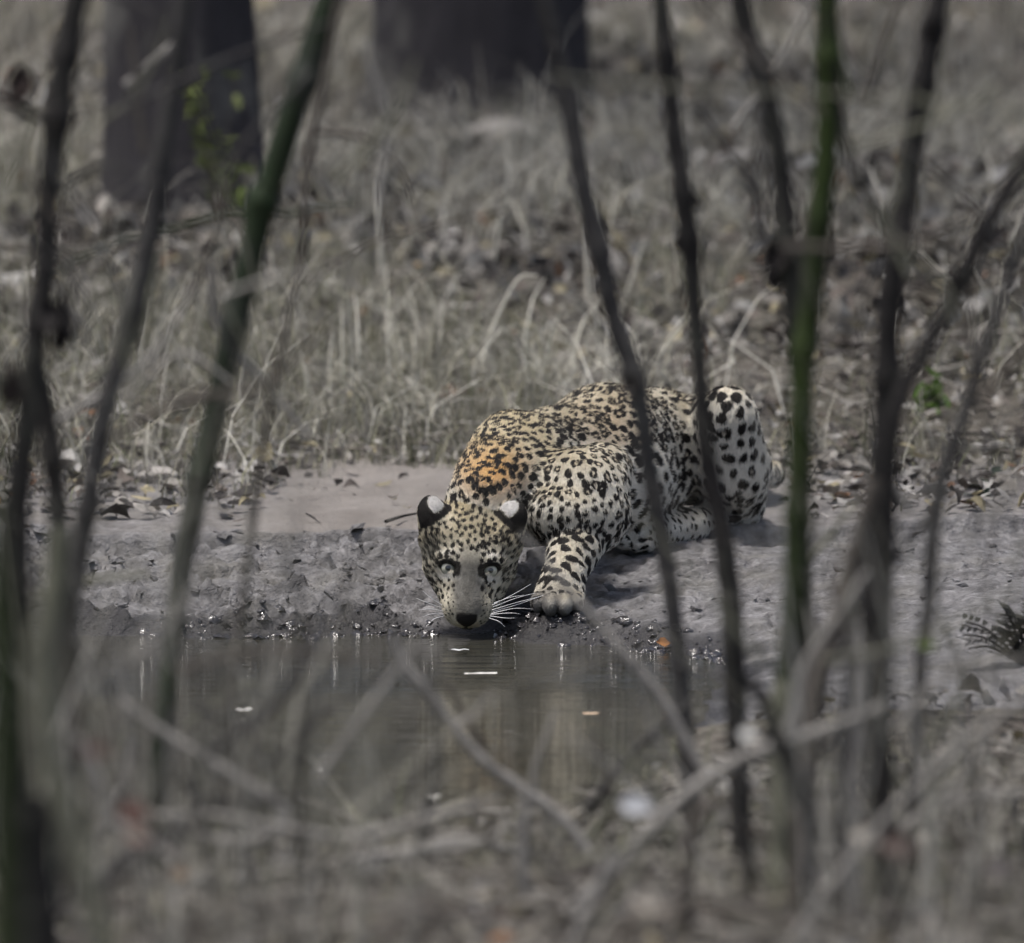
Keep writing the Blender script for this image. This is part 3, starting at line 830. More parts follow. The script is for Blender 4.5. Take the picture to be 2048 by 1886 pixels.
def spline(pts, n):
    pts = np.asarray(pts, float)
    if len(pts) == 2:
        t = np.linspace(0, 1, n)[:, None]; return pts[0] * (1 - t) + pts[1] * t
    q = np.vstack([2 * pts[0] - pts[1], pts, 2 * pts[-1] - pts[-2]])
    out = []; m_ = len(pts) - 1
    for s in np.linspace(0, m_, n):
        i = min(int(s), m_ - 1); t = s - i
        a, b, c, d = q[i], q[i + 1], q[i + 2], q[i + 3]
        out.append(0.5 * ((2 * b) + (c - a) * t + (2 * a - 5 * b + 4 * c - d) * t**2 + (3 * b - a - 3 * c + d) * t**3))
    return np.array(out)
def tube(name, C, rad, mat, parent=None, sides=8, wob=0.0, seed=0):
    C = np.asarray(C, float); rad = np.asarray(rad, float); n = len(C)
    T = np.gradient(C, axis=0); T /= np.linalg.norm(T, axis=1)[:, None] + 1e-12
    ref = np.array((0.3, 1.0, 0.1)) if abs(T[n // 2][2]) > 0.5 else np.array((0, 0.1, 1.0))
    A = np.cross(T, ref); A /= np.linalg.norm(A, axis=1)[:, None] + 1e-12
    B = np.cross(T, A)
    ang = np.linspace(0, 2 * np.pi, sides, endpoint=False)
    rr = rad[:, None] * np.ones(sides)
    if wob:
        l = np.arange(n)[:, None] * 0.7
        rr = rr * (1 + wob * vnoise(l + 0 * ang[None], ang[None] * 1.3 + 0 * l, seed + 3))
    V = C[:, None] + rr[..., None] * (np.cos(ang)[None, :, None] * A[:, None] + np.sin(ang)[None, :, None] * B[:, None])
    V = np.vstack([V.reshape(-1, 3), C[0:1], C[-1:]])
    ii = np.arange(n * sides).reshape(n, sides); jj = np.roll(ii, -1, 1)
    Q = np.stack([ii[:-1], jj[:-1], jj[1:], ii[1:]], -1).reshape(-1, 4)
    a, b = n * sides, n * sides + 1
    caps = [[a, jj[0, k], ii[0, k], ii[0, k]] for k in range(0)]
    return mesh_np(name, V, Q, mat, True, None, None, parent)

# whiskers
m = NM('whisker_hair'); M['whisker'] = m.done((0.85, 0.85, 0.86), 0.4, None, 0.4)
WH = [((985, 1210), (1030, 1187), (1062, 1168)), ((986, 1214), (1030, 1197), (1070, 1186)), ((984, 1220), (1030, 1206), (1080, 1193)),
      ((986, 1223), (1035, 1209), (1088, 1190)), ((983, 1227), (1028, 1217), (1066, 1218)), ((981, 1229), (1020, 1226), (1040, 1228)),
      ((980, 1232), (1010, 1236), (1030, 1236)), ((978, 1236), (998, 1243), (1010, 1254)), ((988, 1206), (1020, 1195), (1048, 1190)),
      ((884, 1210), (862, 1196), (846, 1182)), ((884, 1216), (856, 1206), (832, 1196)), ((886, 1222), (860, 1218), (838, 1220)),
      ((887, 1228), (862, 1228), (846, 1234)), ((888, 1232), (868, 1238), (856, 1250))]
for i, w3 in enumerate(WH):
    yy = [19.955, 19.93, 19.93]
    pts = [P(u, v, y) for (u, v), y in zip(w3, yy)]
    c = spline(pts, 10)
    tube('whisker', c, np.linspace(0.0008, 0.00028, 10), M['whisker'], leopard, 5)
rng = np.random.default_rng(21)
# ------------------------------------------------------------------ finding the ground under a line of sight
def ground_at(u, v, y0=11.5, y1=60):
    b = (v - 943.0) / F; a = (u - 1024.0) / F
    dy, dz = CP - b * SP, -SP - b * CP
    y = np.arange(y0, y1, 0.02)
    z = CAM_H + dz / dy * y
    g = height(a / dy * y, y, False)
    k = np.nonzero(z <= g)[0]
    k = k[0] if len(k) else len(y) - 1
    return np.array((a / dy * y[k], y[k], hz(a / dy * y[k], y[k])))
def thing(o, label, cat, group=None):
    return tag(o, label, cat, group)

# ------------------------------------------------------------------ background trees
def crown_mesh(top, n, spread, parent, tint):
    cl = rng.normal(0, 1, (26, 3)) * np.array(spread) + top
    pos = cl[rng.integers(0, 26, n)] + rng.normal(0, 0.35, (n, 3))
    o = leaves('crown', pos, rng.uniform(.10, .2, n), rng.uniform(.06, .11, n), pick(tint, n), M['green_leaf'], 0.9, parent)
    return o
GREENS = [(0.07, 0.085, 0.035, 3), (0.10, 0.105, 0.055, 2), (0.05, 0.065, 0.03, 2), (0.15, 0.13, 0.08, 1)]
def tree(x, y, r, h, label, lean=0.0, flare=1.35, limbs=5, nleaf=1800, group=None, mat='trunk', seed=1, detail=True):
    z = hz(x, y) - 0.15
    n = 60 if detail else 14
    t = np.linspace(0, 1, n)**1.4
    C = np.stack([x + lean * h * t + 0.04 * np.sin(t * 9 + seed), y + 0.03 * np.sin(t * 7 + seed * 2), z + h * t], -1)
    zz = C[:, 2] - z
    rad = r * (1 - 0.55 * t) * (1 + (flare - 1) * np.exp(-zz / 0.22))
    o = tube('tree', C, rad, None, None, 40 if detail else 10, 0.0)
    if detail:
        me = o.data; co = np.zeros(len(me.vertices) * 3, np.float32); me.vertices.foreach_get('co', co); co = co.reshape(-1, 3)
        cx = np.interp(co[:, 2], C[:, 2], C[:, 0]); cyy = np.interp(co[:, 2], C[:, 2], C[:, 1])
        an = np.arctan2(co[:, 1] - cyy, co[:, 0] - cx)
        rid = 1 + 0.07 * fbm(an * 4.5 + seed, co[:, 2] * 1.3, seed, 4) + 0.10 * np.exp(-(co[:, 2] - z) / 0.35) * np.sin(an * 5 + seed)
        co[:, 0] = cx + (co[:, 0] - cx) * rid; co[:, 1] = cyy + (co[:, 1] - cyy) * rid
        me.vertices.foreach_set('co', co.ravel()); me.update()
    root = bpy.data.objects.new('tree', None); root.location = (x, y, z + 0.15); COL.objects.link(root)
    def par(c):
        c.parent = root; c.matrix_parent_inverse = Matrix.Translation((-x, -y, -(z + 0.15)))
    o.name = 'trunk'; o.data.materials.append(M[mat]); par(o)
    for i in range(limbs):
        k = 0.55 + 0.42 * i / max(1, limbs - 1)
        p = np.array([np.interp(k, t, C[:, c]) for c in range(3)])
        a = seed * 1.7 + i * 2.4
        d = np.array((math.cos(a), math.sin(a) * 0.8, 0.75))
        L = h * 0.28
        pts = [p, p + d * L * 0.5 + (0, 0, .05 * h), p + d * L]
        par(tube('limb', spline(pts, 8), np.linspace(r * 0.38, r * 0.1, 8), M[mat], None, 7))
    top = np.array((x + lean * h, y, z + h * 0.98))
    if nleaf:
        par(crown_mesh(top, nleaf, (h * .2, h * .2, h * .13), None, GREENS))
    return tag(root, label, 'tree', group)
g1 = ground_at(372, 455); g2 = ground_at(985, 262)
tree(g1[0], g1[1] + .1, 0.195 * g1[1] / 26, 7.5, 'dark grey trunk with pale straw stalk and green sprigs in front of it', 0.003, 1.3, 5, 1600, None, 'trunk', 3)
tree(g2[0], g2[1] + .1, 0.285 * g2[1] / 28, 9.0, 'broadest dark trunk, standing behind the leopard', -0.004, 1.35, 5, 1800, None, 'trunk', 5)
for i, (x, y, r, h, le) in enumerate([(-4.6, 37, .16, 8, .02), (-3.0, 44, .2, 10, -.01), (-1.3, 39, .12, 7, .03), (1.0, 46, .22, 10, 0), (2.7, 38, .15, 8, -.02),
                                      (4.3, 43, .2, 9, .01), (-6.5, 48, .24, 11, .01), (6.4, 49, .22, 11, -.01), (-2.1, 55, .25, 12, 0), (2.0, 58, .25, 12, .01),
                                      (-5.0, 60, .25, 12, 0), (5.2, 62, .25, 12, 0), (-9, 56, .25, 12, .01), (9, 58, .25, 12, 0)]):
    tree(x, y, r, h, 'slim grey forest tree standing deep in the woods behind the two broad trunks', le, 1.3, 4, 700, 'forest trees far behind the pool', 'trunk', i + 11, False)
# forest understory far behind, one mass of twigs and leaves
n = 34000
ux = np.concatenate([rng.uniform(-8, 8, n - 9000), rng.uniform(-22, 22, 9000)]); uy = np.concatenate([rng.uniform(37, 50, n - 9000), rng.uniform(46, 74, 9000)])
uh = rng.random(n)**0.8 * (5.2 + 2.0 * vnoise(ux * 0.6, uy * 0.3, 77))
pos = np.stack([ux, uy, height(ux, uy, False) + uh], -1)
tag(leaves('undergrowth', pos, rng.uniform(.16, .42, n), rng.uniform(.05, .16, n),
           pick([(0.26, 0.245, 0.17, 3), (0.18, 0.18, 0.11, 3), (0.40, 0.37, 0.30, 3), (0.09, 0.09, 0.06, 1)], n), M['leaf'], 1.0), kind='stuff')

# ------------------------------------------------------------------ dry grass and leaf litter
n = 60000
x, y = wedge(n, 20.8, 33.5, 0.85)
cl = fbm(x * 2.2, y * 1.3, 61, 4) + 0.25 * np.where(x < 0.1, 1, -0.5) - 0.25 * sstep(25, 30, y)
patch = np.exp(-((x + 0.26) / 0.30)**4)                       # the bare dirt patch left of the leopard
edge = y > lip_y(x) + 0.10 + 1.25 * patch + 0.20 * vnoise(x * 5, x * 0 + 3, 62)
edge &= (y > 22.1) | (rng.random(n) < 0.30 + 0.4 * vnoise(x * 6, y * 4, 64))
edge &= ~((x > .16) & (x < .60) & (y < 21.75))
k = edge & (rng.random(n) < np.clip(0.16 + 1.5 * cl - 0.25 * sstep(0.1, 0.5, x), 0.015, 1))
x, y, cl = x[k], y[k], cl[k]; n = len(x)
root = np.stack([x, y, height(x, y) - 0.005], -1)
hg = rng.gamma(3.2, 0.030, n) * (1 + 0.45 * np.clip(cl, -0.8, 1.2)) * (0.6 + 0.4 * sstep(22.0, 22.8, y)); hg = np.clip(hg, 0.03, 0.42)
a = rng.uniform(0, 6.28, n)
tuft = vnoise(x * 9, y * 6, 63)
ld = np.stack([np.cos(a), np.sin(a) * 0.6, np.zeros(n)], -1)
tint = pick(STRAW, n, 0.34) * (0.92 + 0.16 * tuft)[:, None]
for (lu, lv, lr) in ((1160, 415, .34), (1452, 372, .22)):
    gg = ground_at(lu * K, lv * K)
    near_ = (np.abs(x - gg[0]) < lr) & (y < gg[1] + .05) & (y > gg[1] - .75)
    hg = np.where(near_, np.minimum(hg, .035), hg)
tag(blades('dry_grass', root, hg, rng.uniform(.0022, .0056, n), ld, rng.uniform(0.15, 1.15, n), tint, M['grass']), kind='stuff')
# long thin fallen straws arching over each other
n = 11000
x, y = wedge(n, 21.9, 33, 0.8)
k = rng.random(n) < np.clip(0.18 + 1.1 * fbm(x * 1.4, y * 0.9, 67, 3), .02, 1); k &= ~((x > .1) & (x < .66) & (y < 22.3)) & ~((np.abs(x + .22) < .25) & (y < 22.5))
x, y = x[k], y[k]; n = len(x)
root = np.stack([x, y, height(x, y)], -1); a = rng.uniform(0, 6.28, n)
tag(blades('fallen_straw', root, rng.uniform(.12, .46, n), rng.uniform(.0028, .006, n), np.stack([np.cos(a), np.sin(a) * .5, 0 * a], -1), rng.uniform(.5, 1.9, n),
           pick([(0.46, 0.445, 0.385, 4), (0.56, 0.545, 0.49, 2), (0.34, 0.325, 0.26, 2)], n, .2), M['grass']), kind='stuff')
# dry grass on the near shore, in front of the pool
n = 7000
x, y = wedge(n, 12.8, 17.4, 1.0)
k = (shore_sd(x, y) > .1) & (rng.random(n) < np.clip(0.5 + 0.9 * fbm(x * 2.2, y * 1.2, 68, 3), .05, 1)); x, y = x[k], y[k]; n = len(x)
root = np.stack([x, y, height(x, y)], -1); a = rng.uniform(0, 6.28, n)
tag(blades('near_dry_grass', root, rng.gamma(3, .035, n).clip(.03, .3), rng.uniform(.002, .005, n), np.stack([np.cos(a), np.sin(a) * .5, 0 * a], -1), rng.uniform(.3, 1.7, n),
           pick(STRAW, n, .2), M['grass']), kind='stuff')
# the tangle of thin dry stalks standing between the stems, nobody could count it
def tangle(n, xr, yr, hr, w, seed):
    r0 = np.random.default_rng(seed)
    x, y = r0.uniform(*xr, n) , r0.uniform(*yr, n)
    x = x * y / 14.0
    root = np.stack([x, y, height(x, y, False)], -1); a = r0.uniform(0, 6.28, n)
    return root, r0.uniform(*hr, n), r0.uniform(*w, n), np.stack([np.cos(a), np.sin(a) * .4, 0 * a], -1), r0.uniform(.05, 1.0, n)
parts_ = [tangle(150, (-.76, -.27), (12.9, 15.6), (.25, 1.5), (.0018, .0042), 1), tangle(110, (.40, .76), (12.9, 15.6), (.25, 1.4), (.0018, .0042), 2),
          tangle(200, (-.76, .76), (13.0, 15.8), (.06, .30), (.0018, .0045), 3), tangle(60, (-.45, -.12), (13.0, 15.4), (.2, .55), (.0018, .004), 4)]
cat_ = [np.concatenate([p[i] for p in parts_]) for i in range(5)]
tag(blades('dry_stalk_tangle', *cat_, pick([(0.38, 0.365, 0.32, 3), (0.22, 0.215, 0.17, 2), (0.06, 0.055, 0.05, 4), (0.50, 0.49, 0.45, 1.5)], len(cat_[0]), .2), M['grass']), kind='stuff')
# tall pale grass beyond the trees
n = 9000
x, y = wedge(n, 29, 40, 1.0)
k = rng.random(n) < np.clip(0.30 + 0.9 * fbm(x * 1.5, y * .6, 66, 3), .03, 1); x, y = x[k], y[k]; n = len(x)
root = np.stack([x, y, height(x, y, False)], -1); a = rng.uniform(0, 6.28, n)
tag(blades('tall_dry_grass', root, rng.gamma(4, .075, n), rng.uniform(.004, .010, n), np.stack([np.cos(a), np.sin(a) * .5, 0 * a], -1), rng.uniform(.1, .8, n),
           pick([(0.36, 0.335, 0.28, 4), (0.45, 0.425, 0.37, 3), (0.27, 0.26, 0.2, 2)], n), M['grass']), kind='stuff')
def litter(n, y0, y1, power, ls, seed, cond=None, lift=0.012, tilt=0.5, pal=LITTER):
    x, y = wedge(n, y0, y1, power)
    k = rng.random(n) < np.clip(0.6 + 0.5 * fbm(x * 1.6, y * 1.2, seed, 3), 0.1, 1)
    if cond is not None: k &= cond(x, y)
    x, y = x[k], y[k]; n = len(x)
    ln = rng.uniform(*ls, n)
    pos = np.stack([x, y, height(x, y) + lift + rng.random(n)**2 * 0.03], -1)
    return leaves('leaf_litter', pos, ln, ln * rng.uniform(.4, .75, n), pick(pal, n, .2), M['leaf'], tilt)
tag(litter(9000, 24.5, 38, 1.0, (.05, .12), 74, None, 0.02, 0.7), kind='stuff')
tag(litter(24000, 21.0, 36, 0.9, (.022, .070), 71, lambda x, y: (y > 22.25) | (x < -0.5) | (x > 0.62), 0.010, 0.30), kind='stuff')
tag(litter(4200, 12.6, 18.6, 1.0, (.02, .065), 72, lambda x, y: shore_sd(x, y) > 0.12, 0.012, 0.5), kind='stuff')
tag(litter(420, 20.85, 22.3, 1.0, (.010, .045), 73, lambda x, y: (np.abs(x + 0.25) > 0.16) | (np.random.default_rng(3).random(len(x)) < .35), 0.005, 0.35), kind='stuff')
# short dry sticks lying about
def stick_litter(name, n, y0, y1, seed):
    x, y = wedge(n, y0, y1, 1.0); k = shore_sd(x, y) > 0.2
    x, y = x[k], y[k]; n = len(x)
    V = []; Q = []; T = []
    for i in range(n):
        L = rng.uniform(.06, .32); a = rng.uniform(0, 6.28); e = rng.normal(0, .18)
        c = np.array((x[i], y[i], hz(x[i], y[i]) + .02 + abs(rng.normal(0, .02))))
        d = np.array((math.cos(a), math.sin(a), e)); s_ = np.cross(d, (0, 0, 1)); s_ /= np.linalg.norm(s_); u_ = np.cross(s_, d)
        r = rng.uniform(.0018, .005)
        col = pick([(0.28, 0.265, 0.24, 3), (0.14, 0.125, 0.11, 2), (0.07, 0.062, 0.06, 2)], 1)[0]
        b = len(V)
        bow = u_ * rng.normal(0, .04) * L + s_ * rng.normal(0, .06) * L
        for t in (-.5, 0, .5):
            o_ = c + d * L * t + (bow if t == 0 else 0)
            for q in range(4):
                an = q * math.pi / 2
                V.append(o_ + r * (1 - .5 * (t + .5)) * (s_ * math.cos(an) + u_ * math.sin(an))); T.append(col)
        for j in range(2):
            for q in range(4):
                Q.append([b + j * 4 + q, b + j * 4 + (q + 1) % 4, b + j * 4 + 4 + (q + 1) % 4, b + j * 4 + 4 + q])
    return tag(mesh_np(name, np.array(V), np.array(Q), M['leaf'], True, np.array(T)), kind='stuff')
stick_litter('twig_litter', 1300, 22.2, 32, 1)
stick_litter('twig_litter', 1700, 12.9, 17.5, 2)
# loose clods and crumbs of dried mud on the bank
ico = []
def clods(n):
    x = np.concatenate([rng.uniform(-1.25, -0.1, int(n * .6)), rng.uniform(0.0, 1.25, int(n * .4))]); y = rng.uniform(19.9, 20.8, n)
    sd = shore_sd(x, y); k = (sd > 0.02) & ~((np.abs(x - 0.095) < 0.07) & (np.abs(y - 20.0) < 0.12)) & ~((x > .2) & (x < .52) & (y > 20.5)) & ((x < 0.1) | (rng.random(n) < .45))
    x, y = x[k], y[k]; n = len(x)
    r = rng.gamma(2.0, .0030, n).clip(.0025, .018)
    base = np.array([(-1, -1, -.6), (1, -1, -.6), (1, 1, -.6), (-1, 1, -.6), (-.7, -.7, .6), (.7, -.7, .6), (.7, .7, .6), (-.7, .7, .6)], float) * .75
    fq = np.array([(0, 1, 5, 4), (1, 2, 6, 5), (2, 3, 7, 6), (3, 0, 4, 7), (4, 5, 6, 7)])
    Rm = rot_many(rng.uniform(0, 6.28, n), rng.normal(0, .3, n), rng.normal(0, .3, n))
    sh = base[None] * (1 + rng.normal(0, .28, (n, 8, 3))) * (r[:, None] * np.stack([rng.uniform(.8, 1.7, n), rng.uniform(.8, 1.4, n), rng.uniform(.4, .9, n)], -1))[:, None]
    V = np.einsum('nij,nkj->nki', Rm, sh) + np.stack([x, y, height(x, y) + r * .15], -1)[:, None]
    wetv = np.repeat(1 - sstep(.05, .14, shore_sd(x, y)), 8)
    Q = (np.arange(n) * 8)[:, None, None] + fq[None]
    return tag(mesh_np('mud_clods', V.reshape(-1, 3), Q.reshape(-1, 4), M['mud'], False, None, {'wet': wetv, 'dirt': wetv * 0}), kind='stuff')
clods(1000)
def wet_crumbs(n):
    i = rng.integers(3, 13, n); t = rng.random(n)
    p = SH[i] * (1 - t)[:, None] + SH[i + 1] * t[:, None]
    x = p[:, 0] + rng.normal(0, .02, n); y = p[:, 1] + rng.normal(0.035, .035, n)
    k = ~((np.abs(x + .09) < .055)); x, y = x[k], y[k]; n = len(x)
    r = rng.gamma(2.0, .0026, n).clip(.0022, .013)
    base = np.array([(-1, -1, -.6), (1, -1, -.6), (1, 1, -.6), (-1, 1, -.6), (-.7, -.7, .6), (.7, -.7, .6), (.7, .7, .6), (-.7, .7, .6)], float) * .75
    fq = np.array([(0, 1, 5, 4), (1, 2, 6, 5), (2, 3, 7, 6), (3, 0, 4, 7), (4, 5, 6, 7)])
    Rm = rot_many(rng.uniform(0, 6.28, n), rng.normal(0, .4, n), rng.normal(0, .4, n))
    sh = base[None] * (1 + rng.normal(0, .28, (n, 8, 3))) * (r[:, None] * np.stack([rng.uniform(.8, 1.7, n), rng.uniform(.8, 1.4, n), rng.uniform(.5, 1.0, n)], -1))[:, None]
    V = np.einsum('nij,nkj->nki', Rm, sh) + np.stack([x, y, np.maximum(height(x, y), 0) + r * .1], -1)[:, None]
    Q = (np.arange(n) * 8)[:, None, None] + fq[None]
    one = np.ones(n * 8)
    return tag(mesh_np('wet_mud_crumbs', V.reshape(-1, 3), Q.reshape(-1, 4), M['wet_mud'], True), kind='stuff')
wet_crumbs(620)

# ------------------------------------------------------------------ things on the ground behind the leopard
def px(pts):
    return [(a * K, b * K) + tuple(c) for a, b, *c in pts]
def stalk(pts, w, label, mat='straw', base='last', name='grass_stalk', cat='stalk', group=None, lie=False):
    """thin stalk through photograph pixels (2007-wide view), rooted at its lowest point"""
    q = px(pts); b = max(q, key=lambda p: p[1]); g = ground_at(b[0], b[1], 20.2)
    if lie:
        C = [ground_at(a, c, 20.2) + (0, 0, .012) for a, c in q]
    else:
        C = [P(a, c, g[1] - 0.02 * i) for i, (a, c) in enumerate(q)]
    n = max(8, 5 * len(C)); C = spline(C, n)
    if C[0][2] < C[-1][2]: C = C[::-1]
    r = w * 1.3 * K / 2 * g[1] / F
    o = tube(name, C, np.linspace(r * .45, r, n), M[mat], None, 6)
    return thing(o, label, cat, group)
M['straw'] = bark('straw', (0.42, 0.40, 0.34), (0.62, 0.60, 0.53), (0.54, 0.52, 0.45), 60, (1, 1, .2), .3, .6)
stalk([(303, -40), (328, 100), (348, 220), (362, 335)], 9, 'long pale leaning stalk in front of the dark trunk at upper left')
stalk([(737, 355), (743, 450), (748, 580)], 9, 'straight pale straw stalk standing alone left of the middle, above the dry grass')
stalk([(1052, 540), (1018, 545), (985, 600), (958, 665), (944, 725)], 7, 'pale straw stalk with its top hooked over to the right, above the leopard')
stalk([(940, -40), (938, 80), (932, 195)], 12, 'upright pale stalk standing before the broadest dark trunk')
stalk([(846, -20), (842, 80), (822, 150), (816, 255)], 10, 'kinked pale stalk before the left side of the broadest dark trunk')
stalk([(1037, 150), (1038, 250), (1030, 360)], 7, 'thin pale stalk at the right foot of the broadest dark trunk')
stalk([(188, 358), (218, 392), (246, 440)], 6, 'short bent pale stalk left of the dark trunk at upper left')
stalk([(985, 395), (972, 480), (963, 560)], 6, 'thin straw stalk just left of the pale fallen log')
stalk([(1146, 445), (1150, 520), (1153, 610)], 7, 'upright straw stalk just below the pale fallen log')
stalk([(1262, 470), (1240, 540), (1215, 610)], 6, 'leaning straw stalk below and right of the pale fallen log')
stalk([(868, 590), (863, 660), (860, 730)], 6, 'short upright straw beside the dark curled leaves above the leopard')
stalk([(1345, 620), (1315, 660), (1278, 720)], 7, 'straw leaning right just above the leopard back')
stalk([(652, 650), (646, 720), (650, 800)], 6, 'upright straw in the dry grass left of the curled brown leaf')
stalk([(590, 690), (600, 760), (596, 830)], 6, 'thin straw standing in the densest grass near the dirt patch')
stalk([(480, 700), (470, 760), (474, 850)], 6, 'slim straw beside the leaning green culm, low in the grass')
stalk([(795, 800), (792, 860), (793, 900)], 6, 'short pale straw at the grass edge left of the leopard shoulder')
stalk([(838, 820), (835, 870), (832, 905)], 5, 'short pale straw nearest the leopard shoulder')
stalk([(96, 772), (150, 764), (196, 748)], 8, 'pale straw lying flat at the far left of the grass', lie=True)
stalk([(505, 770), (590, 785), (640, 790)], 7, 'pale straw lying flat across the middle of the grass', lie=True)
stalk([(1105, 598), (1190, 600), (1255, 606)], 8, 'pale straw lying flat in the litter above the leopard rump', lie=True)
stalk([(756, 1034), (792, 1026), (832, 1018)], 6, 'thin dark stick lying on the bare dirt beside the leopard ear', 'dark_stem', name='stick', cat='stick', lie=True)
stalk([(560, 921), (610, 915), (655, 905)], 6, 'brown stick lying at the edge of the grass left of the dirt patch', 'brown_twig', name='stick', cat='stick', lie=True)

# pale fallen log and pale stone up in the litter
def lying_log(a, b, w, name, label, mat, cat, bow=0.02, n=14):
    A, B = ground_at(a[0] * K, a[1] * K), ground_at(b[0] * K, b[1] * K)
    r = w * K / 2 * A[1] / F
    mid = (A + B) / 2 + np.array((0, 0, bow))
    C = spline([A + (0, 0, r * 1.5), mid + (0, 0, r * 1.6), B + (0, 0, r * 1.5)], n)
    o = tube(name, C, r * np.linspace(1.0, .75, n) * (1 + .1 * np.sin(np.arange(n) * 1.9)), M[mat], None, 12, .12, int(w))
    return thing(o, label, cat)
lying_log((1072, 412), (1248, 404), 24, 'log', 'pale grey log lying in the litter behind the leopard', 'pale_twig', 'log')
lying_log((1180, 445), (1085, 428), 10, 'stick', 'dark stick lying just under the pale fallen log', 'dark_stem', 'stick', 0)
def stone(u, v, w, h, label, mat='stone', seed=1):
    g = ground_at(u * K, v * K); sx = w * K / 2 * g[1] / F; sz = h * K / 2 * g[1] / F
    nu, nvv = 20, 12
    th = np.linspace(0.02, np.pi - .02, nvv); ph = np.linspace(0, 2 * np.pi, nu, endpoint=False)
    TH, PH = np.meshgrid(th, ph, indexing='ij')
    r = 1 + .16 * fbm(PH * 0.9 + np.cos(TH) * 2 + seed, TH * 1.6, seed, 3) * np.sin(TH)
    vv = np.stack([r * np.sin(TH) * np.cos(PH) * sx, r * np.sin(TH) * np.sin(PH) * sx * .8, np.cos(TH) * r * sz * 1.2], -1) + g + (0, 0, sz * .75)
    ii = np.arange(nu * nvv).reshape(nvv, nu); jj = np.roll(ii, -1, 1)
    o = mesh_np('stone', vv.reshape(-1, 3), np.stack([ii[:-1], ii[1:], jj[1:], jj[:-1]], -1).reshape(-1, 4), M[mat], True)
    return thing(o, label, 'stone')
stone(1452, 352, 112, 46, 'pale rounded stone in the litter between the dark stems at upper right')
stone(985, 300, 130, 60, 'smooth grey stone at the foot of the broadest dark trunk', 'stone', 4)
stone(310, 945, 74, 34, 'small pale stone half hidden in grass beside the leaning dark stem', 'stone', 6)
stone(670, 890, 60, 26, 'flat pale stone at the grass edge left of the dirt patch', 'stone', 9)

def one_leaf(name, pos, ln, wd, col, mat, yaw, pitch, roll, curl, fold, parent=None):
    r0 = np.random.default_rng(int(abs(pos[0] * 9973 + pos[2] * 7919 + ln * 1e4)) % 100000)
    lv, q = leaf_verts(1, np.array([ln]), np.array([wd]), np.array([curl]), np.array([fold]), r0)
    Rm = rot_many(np.array([yaw]), np.array([pitch]), np.array([roll]))[0]
    V = lv[0] @ Rm.T + pos
    return mesh_np(name, V, q, mat, True, np.tile(col, (15, 1)), None, parent)
DARK, BROWN, ORANGE, PALE, RED = (0.03, 0.027, 0.026), (0.12, 0.085, 0.06), (0.38, 0.17, 0.045), (0.50, 0.47, 0.43), (0.10, 0.045, 0.038)
for u, v, w, col, lab, tl in [
    (842, 575, 62, (0.30, 0.17, 0.07), 'orange brown curled leaf in the litter above the leopard shoulder', .5),
    (815, 548, 46, (0.34, 0.24, 0.12), 'tan orange leaf beside the orange brown curled leaf', .6),
    (888, 770, 58, (0.20, 0.075, 0.035), 'rusty curled leaf above the leopard shoulder, with dark leaf on top', .8),
    (884, 742, 64, DARK, 'black curled leaf standing on the rusty leaf above the leopard shoulder', .9),
    (158, 872, 60, (0.36, 0.17, 0.10), 'reddish curled leaf at far left behind the leaning dark stem', .4),
    (176, 905, 50, DARK, 'dark leaf edge just below the reddish curled leaf at far left', .9),
    (330, 850, 54, DARK, 'dark curled leaf standing in grass left of the leaning green culm', .9),
    (640, 862, 40, DARK, 'small dark leaf standing at the grass edge, right of two dark leaves', .9),
    (575, 905, 62, (0.045, 0.04, 0.036), 'dark folded leaf at the grass edge above the dirt patch', .5),
    (610, 918, 56, (0.09, 0.085, 0.075), 'grey folded leaf lying against the dark folded leaf', .4),
    (738, 872, 60, (0.10, 0.095, 0.10), 'grey curled leaf in grass nearest the dirt patch', .6),
    (690, 955, 40, (0.07, 0.06, 0.055), 'small dark leaf lying on the bare dirt patch', .2),
    (1010, 400, 40, DARK, 'dark curled leaf at the left end of the pale fallen log', .8),
    (1075, 720, 52, (0.07, 0.03, 0.024), 'dark red leaf in the litter above the leopard back', .7),
    (1120, 735, 44, DARK, 'black leaf right of the dark red leaf above the leopard back', .8),
    (1420, 150, 66, (0.10, 0.085, 0.05), 'dark olive leaf high in the litter between two dark stems', .6),
    (1240, 225, 60, (0.15, 0.08, 0.06), 'reddish brown leaf in the litter right of the broadest dark trunk', .5),
    (1960, 185, 80, (0.075, 0.04, 0.032), 'large dark brown leaf at the upper right edge', .6),
    (1535, 925, 46, DARK, 'dark leaf lying just behind the leopard haunch', .6),
    (1840, 985, 40, DARK, 'small dark leaf on the right mud slab beside the lip', .3)]:
    g = ground_at(u * K, v * K, 20.2); s_ = w * K * g[1] / F
    o = one_leaf('fallen_leaf', g + (0, 0, s_ * .28), s_, s_ * .62, col, M['leaf'], rng.uniform(-.7, .7), rng.normal(0, .2), tl + 0.4, rng.uniform(-1.8, 1.8), .5)
    thing(o, lab, 'leaf', 'fallen leaves that stand out from the litter')

